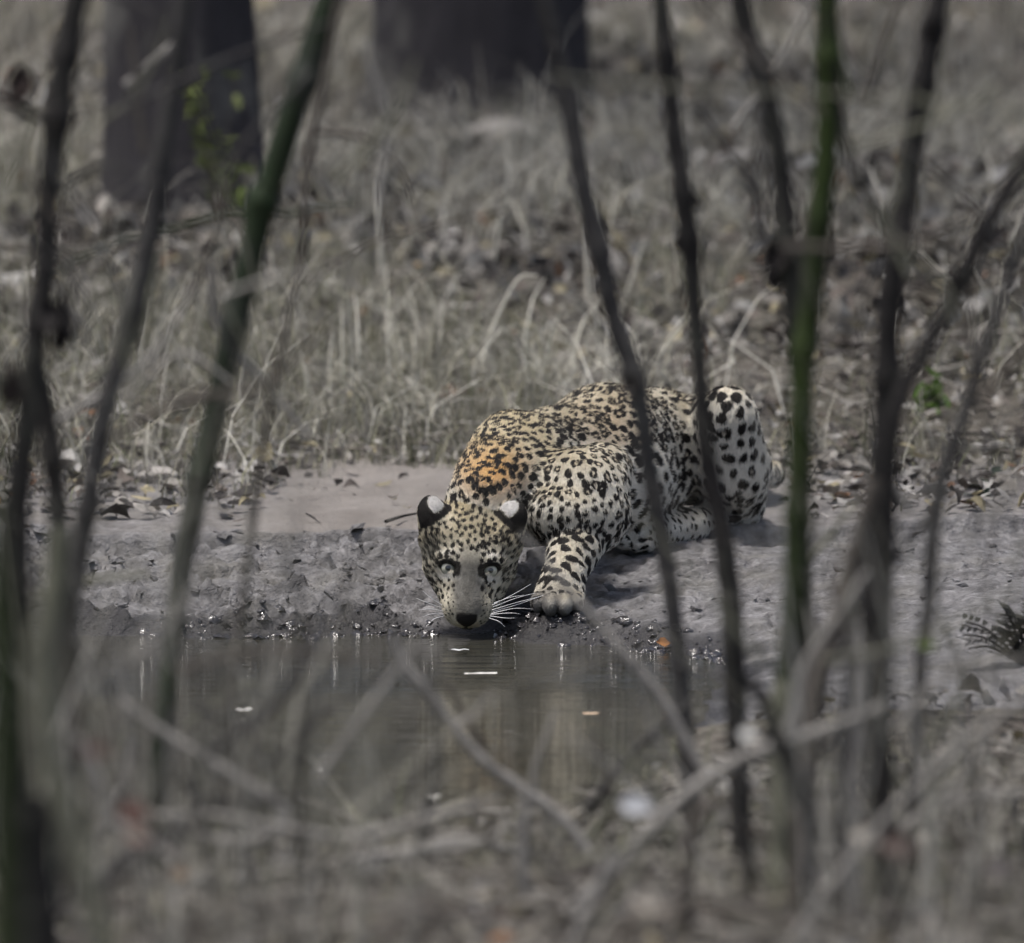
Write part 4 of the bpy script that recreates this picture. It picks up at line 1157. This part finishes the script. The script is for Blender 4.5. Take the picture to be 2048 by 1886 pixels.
# green sprigs
def sprig(u, v, hpx, n_st, n_lf, spread, col, label, lsz=.05, name='green_sprig'):
    g = ground_at(u * K, v * K, 20.2); sc_ = K * g[1] / F
    root = bpy.data.objects.new(name, None); root.location = g; COL.objects.link(root)
    def par(c): c.parent = root; c.matrix_parent_inverse = Matrix.Translation(-Vector(g))
    for i in range(n_st):
        H_ = hpx * sc_ * rng.uniform(.6, 1.0); sx = rng.uniform(-1, 1) * spread * sc_
        pts = [g, g + (sx * .35, 0, H_ * .5), g + (sx, rng.uniform(-.05, .05), H_)]
        C = spline(pts, 9)
        par(tube('stem', C, np.linspace(.0035, .0015, 9), M['brown_twig'], None, 5))
        for j in range(n_lf):
            t = rng.uniform(.25, 1.0); p = np.array([np.interp(t, np.linspace(0, 1, 9), C[:, c]) for c in range(3)])
            ln = lsz * rng.uniform(.6, 1.2)
            par(one_leaf('leaf', p + rng.normal(0, .018, 3), ln, ln * .5, np.array(col) * rng.uniform(.7, 1.35), M['green_leaf'],
                         rng.uniform(0, 6.28), rng.normal(0, .6), rng.normal(0, .6), rng.uniform(-1, 1), .3))
    return tag(root, label, 'plant')
sprig(430, 470, 320, 6, 10, 80, (0.15, 0.18, 0.06), 'tall thin plant with yellow green leaves in front of the dark trunk', .055)
sprig(470, 460, 150, 3, 8, 30, (0.19, 0.26, 0.06), 'brightest small leafy sprig at the right foot of the dark trunk', .05)
sprig(1820, 830, 90, 4, 5, 22, (0.10, 0.17, 0.04), 'small bright green grass tuft behind the mud slab at right', .06)
sprig(1925, 975, 44, 3, 4, 18, (0.03, 0.05, 0.035), 'low dark green seedling at the back edge of the mud slab', .035)

# ------------------------------------------------------------------ floating scraps on the pool
def floater(u, v, w, h, col, label, name='floating_leaf', curl=.6):
    g = PG(u * K, v * K, 0.004); s_ = w * K * g[1] / F
    o = one_leaf(name, g + (0, 0, .004), s_, max(h * K * g[1] / F * 3.5, s_ * .25), col, M['leaf'], rng.uniform(-.2, .2), 0, 0, curl, .08)
    return thing(o, label, 'leaf')
floater(942, 1325, 66, 8, (.80, .79, .76), 'white sliver of leaf floating on the pool below the leopard chin', curl=.2)
floater(478, 1398, 34, 14, (.62, .61, .58), 'small pale star shaped scrap floating at the ripple line', curl=1.4)
floater(626, 1512, 14, 10, (.72, .71, .66), 'tiny white speck floating in the calm part of the pool', curl=1.0)
floater(848, 1568, 28, 22, (.60, .59, .55), 'pale squarish leaf floating near the crossing grey branches', curl=.8)
floater(1160, 1404, 34, 8, (.55, .42, .30), 'small tan leaf floating right of the leopard reflection', curl=.6)
floater(900, 1278, 40, 6, (.62, .63, .64), 'thin pale scrap at the waterline left of the chin', curl=.2)
g = ground_at(1165 * K, 1500 * K)
thing(one_leaf('fallen_leaf', g + (0, 0, .02), .062, .036, (.52, .44, .29), M['leaf'], .2, .1, .5, 1.2, .3), 'pale yellow folded leaf on the near shore of the pool', 'leaf')
g = ground_at(1300 * K, 1272 * K)
thing(one_leaf('fallen_leaf', g + (0, 0, .012), .030, .026, (.34, .15, .05), M['leaf'], .3, .2, .8, .8, .3), 'orange leaf lying on the wet mud at the waterline', 'leaf')

# ------------------------------------------------------------------ foreground stems, twigs, branches
def stem(label, depth, pts, mat, name='sapling', cat='sapling', knots=(), ground=True, top=True, group=None, wob=.08, sides=10, tw=()):
    q = px(pts)
    C = [P(a, b, depth) for a, b, w in q]; Rd = [w * K / 2 * depth / F for a, b, w in q]
    if ground:
        for _ in range(40):
            d = C[-1] - C[-2]; d /= np.linalg.norm(d); d = d * .5 + np.array((0, 0, -.5)); d /= np.linalg.norm(d)
            g = hz(C[-1][0], C[-1][1])
            if C[-1][2] < g - .02: break
            C.append(C[-1] + d * .08); Rd.append(Rd[-1] * 1.01)
    if top:
        d = C[0] - C[1]; d /= np.linalg.norm(d)
        C.insert(0, C[0] + d * .55); Rd.insert(0, Rd[0] * .8)
    C = np.array(C); n = max(24, 6 * len(C))
    S = spline(C, n); r = np.interp(np.linspace(0, len(C) - 1, n), np.arange(len(C)), Rd)
    for kv in knots:
        z = P(1000, kv * K, depth)[2]
        r = r * (1 + .24 * np.exp(-((S[:, 2] - z) / .016)**2))
    S = S + np.stack([vnoise(S[:, 2] * 7 + depth * 9, S[:, 2] * 0, 81), vnoise(S[:, 2] * 6 - depth * 5, S[:, 2] * 0, 82), 0 * r], -1) * (r.mean() * (.35 if wob > .05 else .12))
    o = tube(name, S, r, M[mat], None, sides, wob * 1.6, int(depth * 31))
    for kind, pp, w in tw:                      # side twigs and dry leaves that belong to the stem
        if kind == 'sheath':
            c = spline([P(a * K, b * K, depth) for a, b in pp], 20)
            tube('sheath', c, w * K / 2 * depth / F * (1 + .08 * np.sin(np.arange(20) * 1.3)), M['pale_green'], o, 10, .18)
        elif kind == 'twig':
            c = spline([P(a * K, b * K, depth - .01 * i) for i, (a, b) in enumerate(pp)], 12)
            tube('twig', c, np.linspace(w, w * .55, 12) * K / 2 * depth / F, M[mat], o, 7, wob)
        else:
            for i in range(3):
                u, v = pp; s_ = w * K * depth / F
                p = P(u * K, v * K, depth - .012) + rng.normal(0, s_ * .14, 3)
                one_leaf('dry_leaf', p, s_ * 1.1, s_ * .8, {'dark': (0.022, 0.019, 0.019), 'red': (0.038, 0.028, 0.026)}[kind], M['leaf'], rng.uniform(0, 6.28), rng.uniform(.8, 1.6), rng.normal(0, .5), 1.5, .6, o)
    return thing(o, label, cat, group)

stem('dark upright sapling at far left with brown dead leaves and a knot', 14.4,
     [(152, -10, 50), (122, 130, 50), (106, 250, 52), (100, 400, 46), (95, 500, 46), (80, 600, 46), (62, 720, 46), (45, 900, 46), (38, 1020, 48), (30, 1200, 50)], 'dark_stem',
     knots=(110, 235, 620), tw=(('dark', (112, 600), 75), ('dark', (118, 660), 60), ('red', (25, 748), 70), ('dark', (104, 235), 50), ('twig', [(104, 240), (60, 220), (0, 190), (-60, 175)], 22), ('red', (30, 160), 80), ('twig', [(58, 740), (20, 742), (-40, 750)], 30)))
stem('slim dark sapling rising beside the far left one, forking from its foot', 14.5,
     [(70, 690, 36), (88, 790, 40), (102, 900, 42), (112, 1010, 44), (118, 1120, 50), (122, 1260, 54)], 'dark_stem', top=False, knots=(900,))
stem('leaning dark purple grey sapling in front of the dark trunk at left', 15.0,
     [(352, 60, 36), (335, 200, 42), (312, 350, 46), (285, 480, 44), (255, 600, 42), (222, 740, 42), (192, 880, 40), (168, 1010, 42), (140, 1140, 44), (112, 1280, 46)], 'grey_stem',
     knots=(600, 1000), tw=(('twig', [(250, 600), (205, 500), (150, 440)], 12),))
stem('thick leaning dark green bamboo culm left of the leopard', 15.6,
     [(652, -20, 54), (612, 110, 54), (575, 220, 52), (535, 345, 50), (512, 400, 56), (482, 540, 52), (455, 660, 52), (425, 790, 50), (398, 900, 50), (382, 980, 48), (360, 1090, 46), (345, 1230, 44), (322, 1400, 42), (305, 1560, 40)], 'bamboo_dark',
     'bamboo_culm', 'bamboo', (160, 395, 640, 935), wob=.02,
     tw=(('dark', (512, 395), 46), ('dark', (392, 935), 44), ('twig', [(510, 405), (560, 418), (640, 405), (700, 396)], 13), ('twig', [(510, 415), (420, 424), (330, 452), (240, 470), (160, 505), (80, 560)], 16)))
stem('thin brown twig running beside the leaning green culm with an arched branch', 15.4,
     [(656, 40, 14), (628, 190, 15), (606, 300, 16), (598, 400, 15), (585, 520, 14), (560, 640, 14), (530, 790, 14), (505, 960, 14), (480, 1130, 14), (455, 1330, 14)], 'brown_twig', 'twig', 'twig', (255,),
     tw=(('twig', [(610, 258), (690, 262), (752, 288), (790, 340), (808, 400)], 14),))
stem('grey knotted sapling crossing the middle of the leopard body', 15.8,
     [(1060, -20, 40), (1092, 110, 38), (1118, 240, 36), (1140, 350, 36), (1178, 490, 38), (1205, 620, 36), (1238, 730, 40), (1262, 850, 34), (1284, 980, 36), (1305, 1130, 34), (1328, 1290, 34), (1345, 1450, 34)], 'grey_stem',
     knots=(490, 745), tw=(('dark', (1244, 748), 44), ('twig', [(1246, 750), (1278, 705), (1300, 640)], 8), ('twig', [(1244, 748), (1200, 730), (1170, 735)], 8), ('twig', [(1290, 1040), (1310, 1055), (1400, 1030)], 7)))
stem('dark thin sapling passing just left of the leopard knee', 15.4,
     [(1296, -20, 34), (1304, 120, 36), (1318, 240, 36), (1336, 350, 38), (1346, 470, 40), (1356, 600, 34), (1368, 710, 32), (1382, 850, 34), (1402, 980, 40), (1422, 1120, 46), (1434, 1280, 44), (1446, 1440, 42)], 'dark_stem',
     knots=(100, 385, 475), tw=(('dark', (1352, 395), 52), ('dark', (1340, 470), 46)))
stem('bent dark sapling with a black knot just left of the bright green culm', 14.8,
     [(1448, -20, 40), (1462, 70, 44), (1486, 140, 46), (1512, 250, 38), (1530, 360, 42), (1544, 480, 50), (1552, 560, 42), (1562, 690, 40), (1568, 820, 36), (1572, 960, 34), (1580, 1120, 34)], 'dark_stem',
     knots=(130, 510), tw=(('dark', (1515, 515), 70), ('dark', (1490, 135), 50)))
stem('upright bright green bamboo culm right of the leopard', 14.6,
     [(1618, -20, 48), (1624, 130, 48), (1620, 300, 46), (1604, 450, 46), (1590, 580, 48), (1578, 690, 48), (1572, 820, 50), (1566, 960, 50), (1562, 1100, 52), (1554, 1220, 52), (1545, 1340, 52), (1540, 1480, 50)], 'bamboo',
     'bamboo_culm', 'bamboo', (110, 430, 680, 1010), wob=.02, tw=(('sheath', [(1546, 1330), (1541, 1480), (1536, 1640), (1530, 1800)], 62), ('twig', [(1624, 60), (1650, 120), (1662, 190)], 16),))
stem('tallest dark sapling on the right, forking into a V near its top', 14.5,
     [(1846, -20, 44), (1820, 110, 48), (1796, 230, 48), (1775, 360, 48), (1760, 480, 54), (1748, 620, 50), (1738, 740, 54), (1728, 880, 50), (1718, 1020, 48), (1712, 1180, 50), (1712, 1340, 50), (1720, 1500, 52), (1730, 1640, 54)], 'dark_stem',
     knots=(60, 170, 480, 740), tw=(('twig', [(1758, 470), (1715, 410), (1672, 330), (1648, 230), (1640, 120)], 24), ('dark', (1838, 50), 56), ('dark', (1810, 170), 48), ('red', (1738, 1650), 70)))
stem('grey leaning sapling joining the tallest dark sapling from the right edge', 14.3,
     [(2060, 250, 32), (1990, 350, 32), (1930, 450, 34), (1880, 560, 34), (1825, 660, 34), (1780, 750, 34), (1752, 840, 36), (1742, 960, 32)], 'dark_stem', knots=(565,),
     tw=(('dark', (1878, 568), 52),))
stem('short brown stem slanting down left from the tallest dark sapling', 14.2,
     [(1712, 940, 34), (1690, 1030, 38), (1660, 1140, 42), (1625, 1250, 44), (1600, 1350, 46), (1585, 1450, 46)], 'brown_twig', top=False)
stem('thin grey stem over the right mud slab with one green leaf', 14.8,
     [(1880, 830, 26), (1846, 930, 30), (1832, 1040, 30), (1822, 1160, 28), (1806, 1290, 26), (1795, 1430, 26)], 'grey_stem', top=True)
g_ = P(1816 * K, 1264 * K, 14.75)
lf = one_leaf('leaf', g_, .034, .018, (0.085, 0.13, 0.02), M['green_leaf'], 0.05, 0, 1.1, .5, .2); lf.parent = COL.objects[-1] if False else [o for o in COL.objects if o.get('label', '').startswith('thin grey stem over the right')][0]
stem('slim grey stem rising low between the bright green culm and tallest sapling', 14.2,
     [(1668, 1140, 20), (1664, 1260, 24), (1655, 1400, 26), (1650, 1540, 26)], 'grey_stem', top=False)
stem('pale slim stem low beside the tallest dark sapling', 14.1,
     [(1690, 1280, 22), (1684, 1390, 26), (1676, 1520, 26)], 'pale_twig', top=False)
stem('out of focus green stem along the left edge', 10.4,
     [(-30, 900, 60), (-6, 1150, 62), (4, 1350, 64), (8, 1550, 66), (10, 1750, 66)], 'bamboo', 'bamboo_culm', 'bamboo', wob=.02)
stem('thick dark stump like stem low at the left edge', 12.0,
     [(58, 1560, 92), (66, 1640, 108), (72, 1750, 116), (74, 1850, 120)], 'dark_stem', 'stump', 'stump', top=False)
stem('curved pale green stem sweeping down the lower left', 11.8,
     [(96, 1180, 44), (84, 1300, 46), (88, 1420, 48), (112, 1530, 50), (148, 1640, 50), (180, 1750, 52), (215, 1880, 54)], 'pale_green', 'bent_stem', 'stem', top=False)
stem('faint pale green stem standing behind the curved one at lower left', 13.8,
     [(118, 1030, 40), (112, 1120, 44), (100, 1230, 46)], 'pale_green', 'bent_stem', 'stem', top=False)
def twig(label, depth, pts, mat, name='twig', cat='twig', tw=(), wob=.1, ddepth=0.0):
    q = px(pts)
    n = len(q)
    C = np.array([P(a, b, depth + ddepth * i / (n - 1)) for i, (a, b, w) in enumerate(q)])
    for c in C: c[2] = max(c[2], hz(c[0], c[1]) + (.06 if name == 'log' else .004))
    m_ = max(16, 6 * n); S = spline(C, m_)
    r = np.interp(np.linspace(0, n - 1, m_), np.arange(n), [w * K / 2 * depth / F for a, b, w in q])
    o = tube(name, S, r, M[mat], None, 8, wob, int(depth * 17))
    for pp, w in tw:
        c = spline([P(a * K, b * K, depth) for a, b in pp], 10)
        tube('side_twig', c, np.linspace(w, w * .5, 10) * K / 2 * depth / F, M[mat], o, 6, wob)
    return thing(o, label, cat)
twig('pale grey branch slanting from the waterline down to the lower middle', 15.3,
     [(768, 1240, 17), (790, 1300, 20), (840, 1360, 22), (885, 1420, 22), (945, 1490, 23), (1020, 1545, 25), (1075, 1585, 27), (1130, 1640, 27), (1185, 1730, 28), (1230, 1830, 28)], 'pale_twig', 'branch', 'branch',
     tw=(([(885, 1420), (930, 1400), (960, 1350)], 12),))
twig('dark short twig hanging across the leopard reflection', 15.7, [(868, 1330, 9), (905, 1390, 12), (940, 1450, 14), (950, 1490, 12)], 'brown_twig')
twig('pale twig crossing the leopard foreleg and slanting into the pool', 15.4,
     [(1020, 1045, 10), (1075, 1105, 12), (1120, 1160, 14), (1165, 1215, 17), (1225, 1285, 23), (1290, 1360, 23), (1330, 1430, 25), (1385, 1530, 25)], 'pale_twig', 'branch', 'branch')
twig('short upright pale grey stick in the lower middle', 14.5,
     [(1036, 1545, 20), (1028, 1600, 23), (1024, 1680, 25), (1028, 1790, 27)], 'pale_twig', 'stick', 'stick')
twig('long pale branch rising to the right across the lower right', 14.1,
     [(1110, 1790, 27), (1200, 1710, 27), (1280, 1620, 27), (1360, 1545, 27), (1450, 1490, 28), (1540, 1455, 28), (1650, 1420, 25), (1740, 1380, 20)], 'pale_twig', 'branch', 'branch',
     tw=(([(1540, 1455), (1562, 1380), (1578, 1300), (1640, 1210), (1700, 1120)], 26),))
twig('weathered pale log lying along the bottom left of the scene', 14.9,
     [(360, 1768, 27), (450, 1745, 34), (560, 1725, 39), (680, 1705, 41), (790, 1680, 39), (880, 1655, 31), (960, 1660, 25), (1040, 1675, 20)], 'pale_twig', 'log', 'log', ddepth=.5,
     tw=(([(600, 1715), (560, 1690), (500, 1700)], 16),))
twig('curling pale twig looping over the pool at lower left', 14.3,
     [(230, 1370, 17), (310, 1430, 20), (390, 1480, 22), (480, 1535, 23), (545, 1575, 25), (560, 1610, 25), (520, 1640, 23), (440, 1650, 22), (380, 1635, 17)], 'pale_twig')
twig('thin pale twig drooping inside the looping one at lower left', 13.3, [(150, 1440, 16), (190, 1520, 19), (210, 1600, 20), (270, 1640, 20), (330, 1680, 19)], 'pale_twig')
twig('grey twig rising from the lower left corner', 12.6, [(20, 1850, 20), (110, 1790, 22), (220, 1720, 22), (330, 1640, 20), (420, 1560, 17)], 'grey_stem')
twig('pale twig running flat across the lower left above the log', 14.1, [(300, 1600, 14), (430, 1600, 16), (560, 1625, 17), (700, 1640, 17), (850, 1600, 16), (980, 1570, 14)], 'pale_twig')
twig('horizontal thin twig crossing all the dark saplings at upper right', 13.3, [(1080, 150, 5), (1250, 165, 6), (1420, 178, 7), (1600, 182, 7), (1780, 196, 6), (1920, 206, 5), (2060, 240, 5)], 'pale_green')
twig('short pale bent twig leaning on the bottom edge at lower right', 13.5, [(1120, 1860, 20), (1150, 1790, 22), (1180, 1720, 20), (1200, 1650, 16)], 'pale_twig')
twig('dark arched twig beneath the long pale branch', 13.4, [(1350, 1820, 27), (1345, 1700, 28), (1365, 1610, 28), (1410, 1560, 23)], 'brown_twig')
twig('dark upright snag under the long pale branch', 13.6, [(1470, 1760, 23), (1462, 1660, 27), (1450, 1560, 27), (1465, 1480, 22)], 'dark_stem')
twig('dark forked snag right of the upright snag', 13.8, [(1600, 1640, 23), (1570, 1560, 30), (1530, 1460, 36), (1500, 1390, 31), (1470, 1320, 20)], 'dark_stem', tw=(([(1570, 1560), (1610, 1480), (1640, 1420)], 24),))
twig('long thin pale twig slanting up in the lower right corner', 13.3, [(1540, 1860, 14), (1640, 1720, 16), (1740, 1600, 17), (1860, 1480, 16), (2040, 1340, 14)], 'pale_twig')
twig('flat pale stick lying at the right edge of the near shore', 14.7, [(1720, 1650, 17), (1830, 1585, 20), (1920, 1562, 20), (2060, 1555, 19)], 'pale_twig', 'stick', 'stick')
twig('thin grey twig crossing low over the right mud slab', 13.7, [(1640, 1300, 8), (1760, 1290, 9), (1900, 1310, 9), (2050, 1400, 9)], 'grey_stem')
# fine bare twigs of the thicket in front of the pool
TONE = {'pale_twig': 'pale', 'grey_stem': 'dark grey', 'brown_twig': 'brown', 'pale_green': 'olive grey'}
ZONES = [(40, 420, 1500, 1850, 'beside the curved pale green stem'), (380, 760, 1480, 1850, 'over the weathered log'), (760, 1120, 1620, 1850, 'below the slanting grey branch'),
         (1120, 1420, 1560, 1850, 'near the dark arched twig'), (1420, 1720, 1500, 1850, 'among the dark snags'), (1720, 2040, 1400, 1850, 'over the near shore at lower right'),
         (-20, 260, 350, 1250, 'beside the far left sapling'), (1780, 2040, 350, 1150, 'right of the tallest dark sapling'),
         (40, 420, 1250, 1600, 'over the left end of the pool'), (420, 760, 250, 900, 'before the leaning green culm'), (1480, 1800, 1250, 1500, 'at the foot of the bright green culm'),
         (120, 420, 150, 800, 'in front of the left dark trunk'), (1380, 1720, 150, 700, 'between the saplings at upper right')]
seen = set()
for i in range(190):
    za, zb, zc, zd, zw = ZONES[i % 13]
    u0, v0 = rng.uniform(za, zb), rng.uniform(zc, zd); d = rng.uniform(13.4, 15.8)
    mt = list(TONE)[int(rng.integers(0, 4))]
    sl = int(rng.integers(0, 4)); ang = (-1.57, -1.0, -2.15, -0.2)[sl] + rng.normal(0, .13)
    key = (mt, sl, zw)
    if key in seen: continue
    seen.add(key)
    L = rng.uniform(180, 480); w = rng.uniform(7, 18); bx, by = rng.normal(0, 34, 2)
    pts = [(u0, v0, w), (u0 + math.cos(ang) * L * .5 + bx, v0 + math.sin(ang) * L * .5 + by, w * .9), (u0 + math.cos(ang) * L, v0 + math.sin(ang) * L, w * .55)]
    sd_ = [([pts[1][:2], (pts[1][0] + rng.normal(0, 90), pts[1][1] - rng.uniform(20, 120))], w * .6)] if i % 3 == 0 else []
    o = twig('fine %s twig %s %s' % (TONE[mt], ('upright', 'slanting right', 'slanting left', 'nearly level')[sl], zw), d, pts, mt, tw=sd_)
    o['group'] = 'fine twigs of the foreground thicket'
# blurred dead leaves near the lens side of the pool, plus a painted water reflection
for u, v, w, col, lab, d in [(262, 1590, 70, RED, 'dark red dead leaf caught among twigs at lower left', 12.4), (268, 1640, 40, (.28, .18, .145), 'small salmon leaf below the dark red one at lower left', 12.3),
                             (190, 1470, 60, (.07, .036, .03), 'maroon curled leaf beside the curved pale green stem', 12.4), (352, 1712, 36, (.28, .19, .12), 'small orange leaf at the left end of the pale log', 13.9),
                             (1466, 1440, 40, (.62, .62, .60), 'round whitish leaf hanging right of the grey knotted sapling foot', 13.6), (1250, 1580, 76, (.42, .435, .465), 'pale bluish scrap standing in for sky reflected in water under the long pale branch', 13.9),  # the bluish one imitates a bright reflection on the water by its colour
                             (1700, 1640, 64, (.42, .39, .34), 'pale beige leaf at the foot of the tallest dark sapling', 13.4), (1760, 1660, 90, (.085, .062, .056), 'dark brown curled leaf right of the beige leaf at lower right', 13.2),
                             (1270, 1770, 84, (.34, .31, .27), 'tan leaf near the bottom edge under the dark arched twig', 12.9), (1960, 1700, 80, (.10, .09, .09), 'dark grey leaf near the lower right corner', 13.2)]:
    p = P(u * K, v * K, d); s_ = w * K * d / F
    p[2] = max(p[2], hz(p[0], p[1]) + s_ * .3)
    thing(one_leaf('dead_leaf', p, s_, s_ * .7, col, M['leaf'], rng.uniform(-.6, .6), .2, 1.1, rng.uniform(-1.4, 1.4), .4), lab, 'leaf')
# jagged dry fern on the right edge of the slab
g = ground_at(2008 * K, 1310 * K)
root = bpy.data.objects.new('dry_fern', None); root.location = g; COL.objects.link(root)
for i in range(15):
    a = -2.9 + i * .2; L = rng.uniform(.08, .16)
    d = np.array((math.cos(a) * .9, -.2, abs(math.sin(a)) * .75 + .1))
    C = spline([g, g + d * L * .6 + (0, 0, .015), g + d * L], 8)
    fr = tube('frond', C, np.linspace(.004, .0015, 8), M['dark_stem'], None, 5)
    fr.parent = root; fr.matrix_parent_inverse = Matrix.Translation(-Vector(g))
    for j in range(2, 8):
        for s in (-1, 1):
            lf = one_leaf('leaflet', C[j] + np.array((0, s * .012, s * .008)), .035, .012, (0.016, 0.017, 0.014), M['leaf'], a + s, .2 * s, .4, .6, .2)
            lf.parent = fr
tag(root, 'dark jagged dry fern at the right end of the mud slab', 'fern')
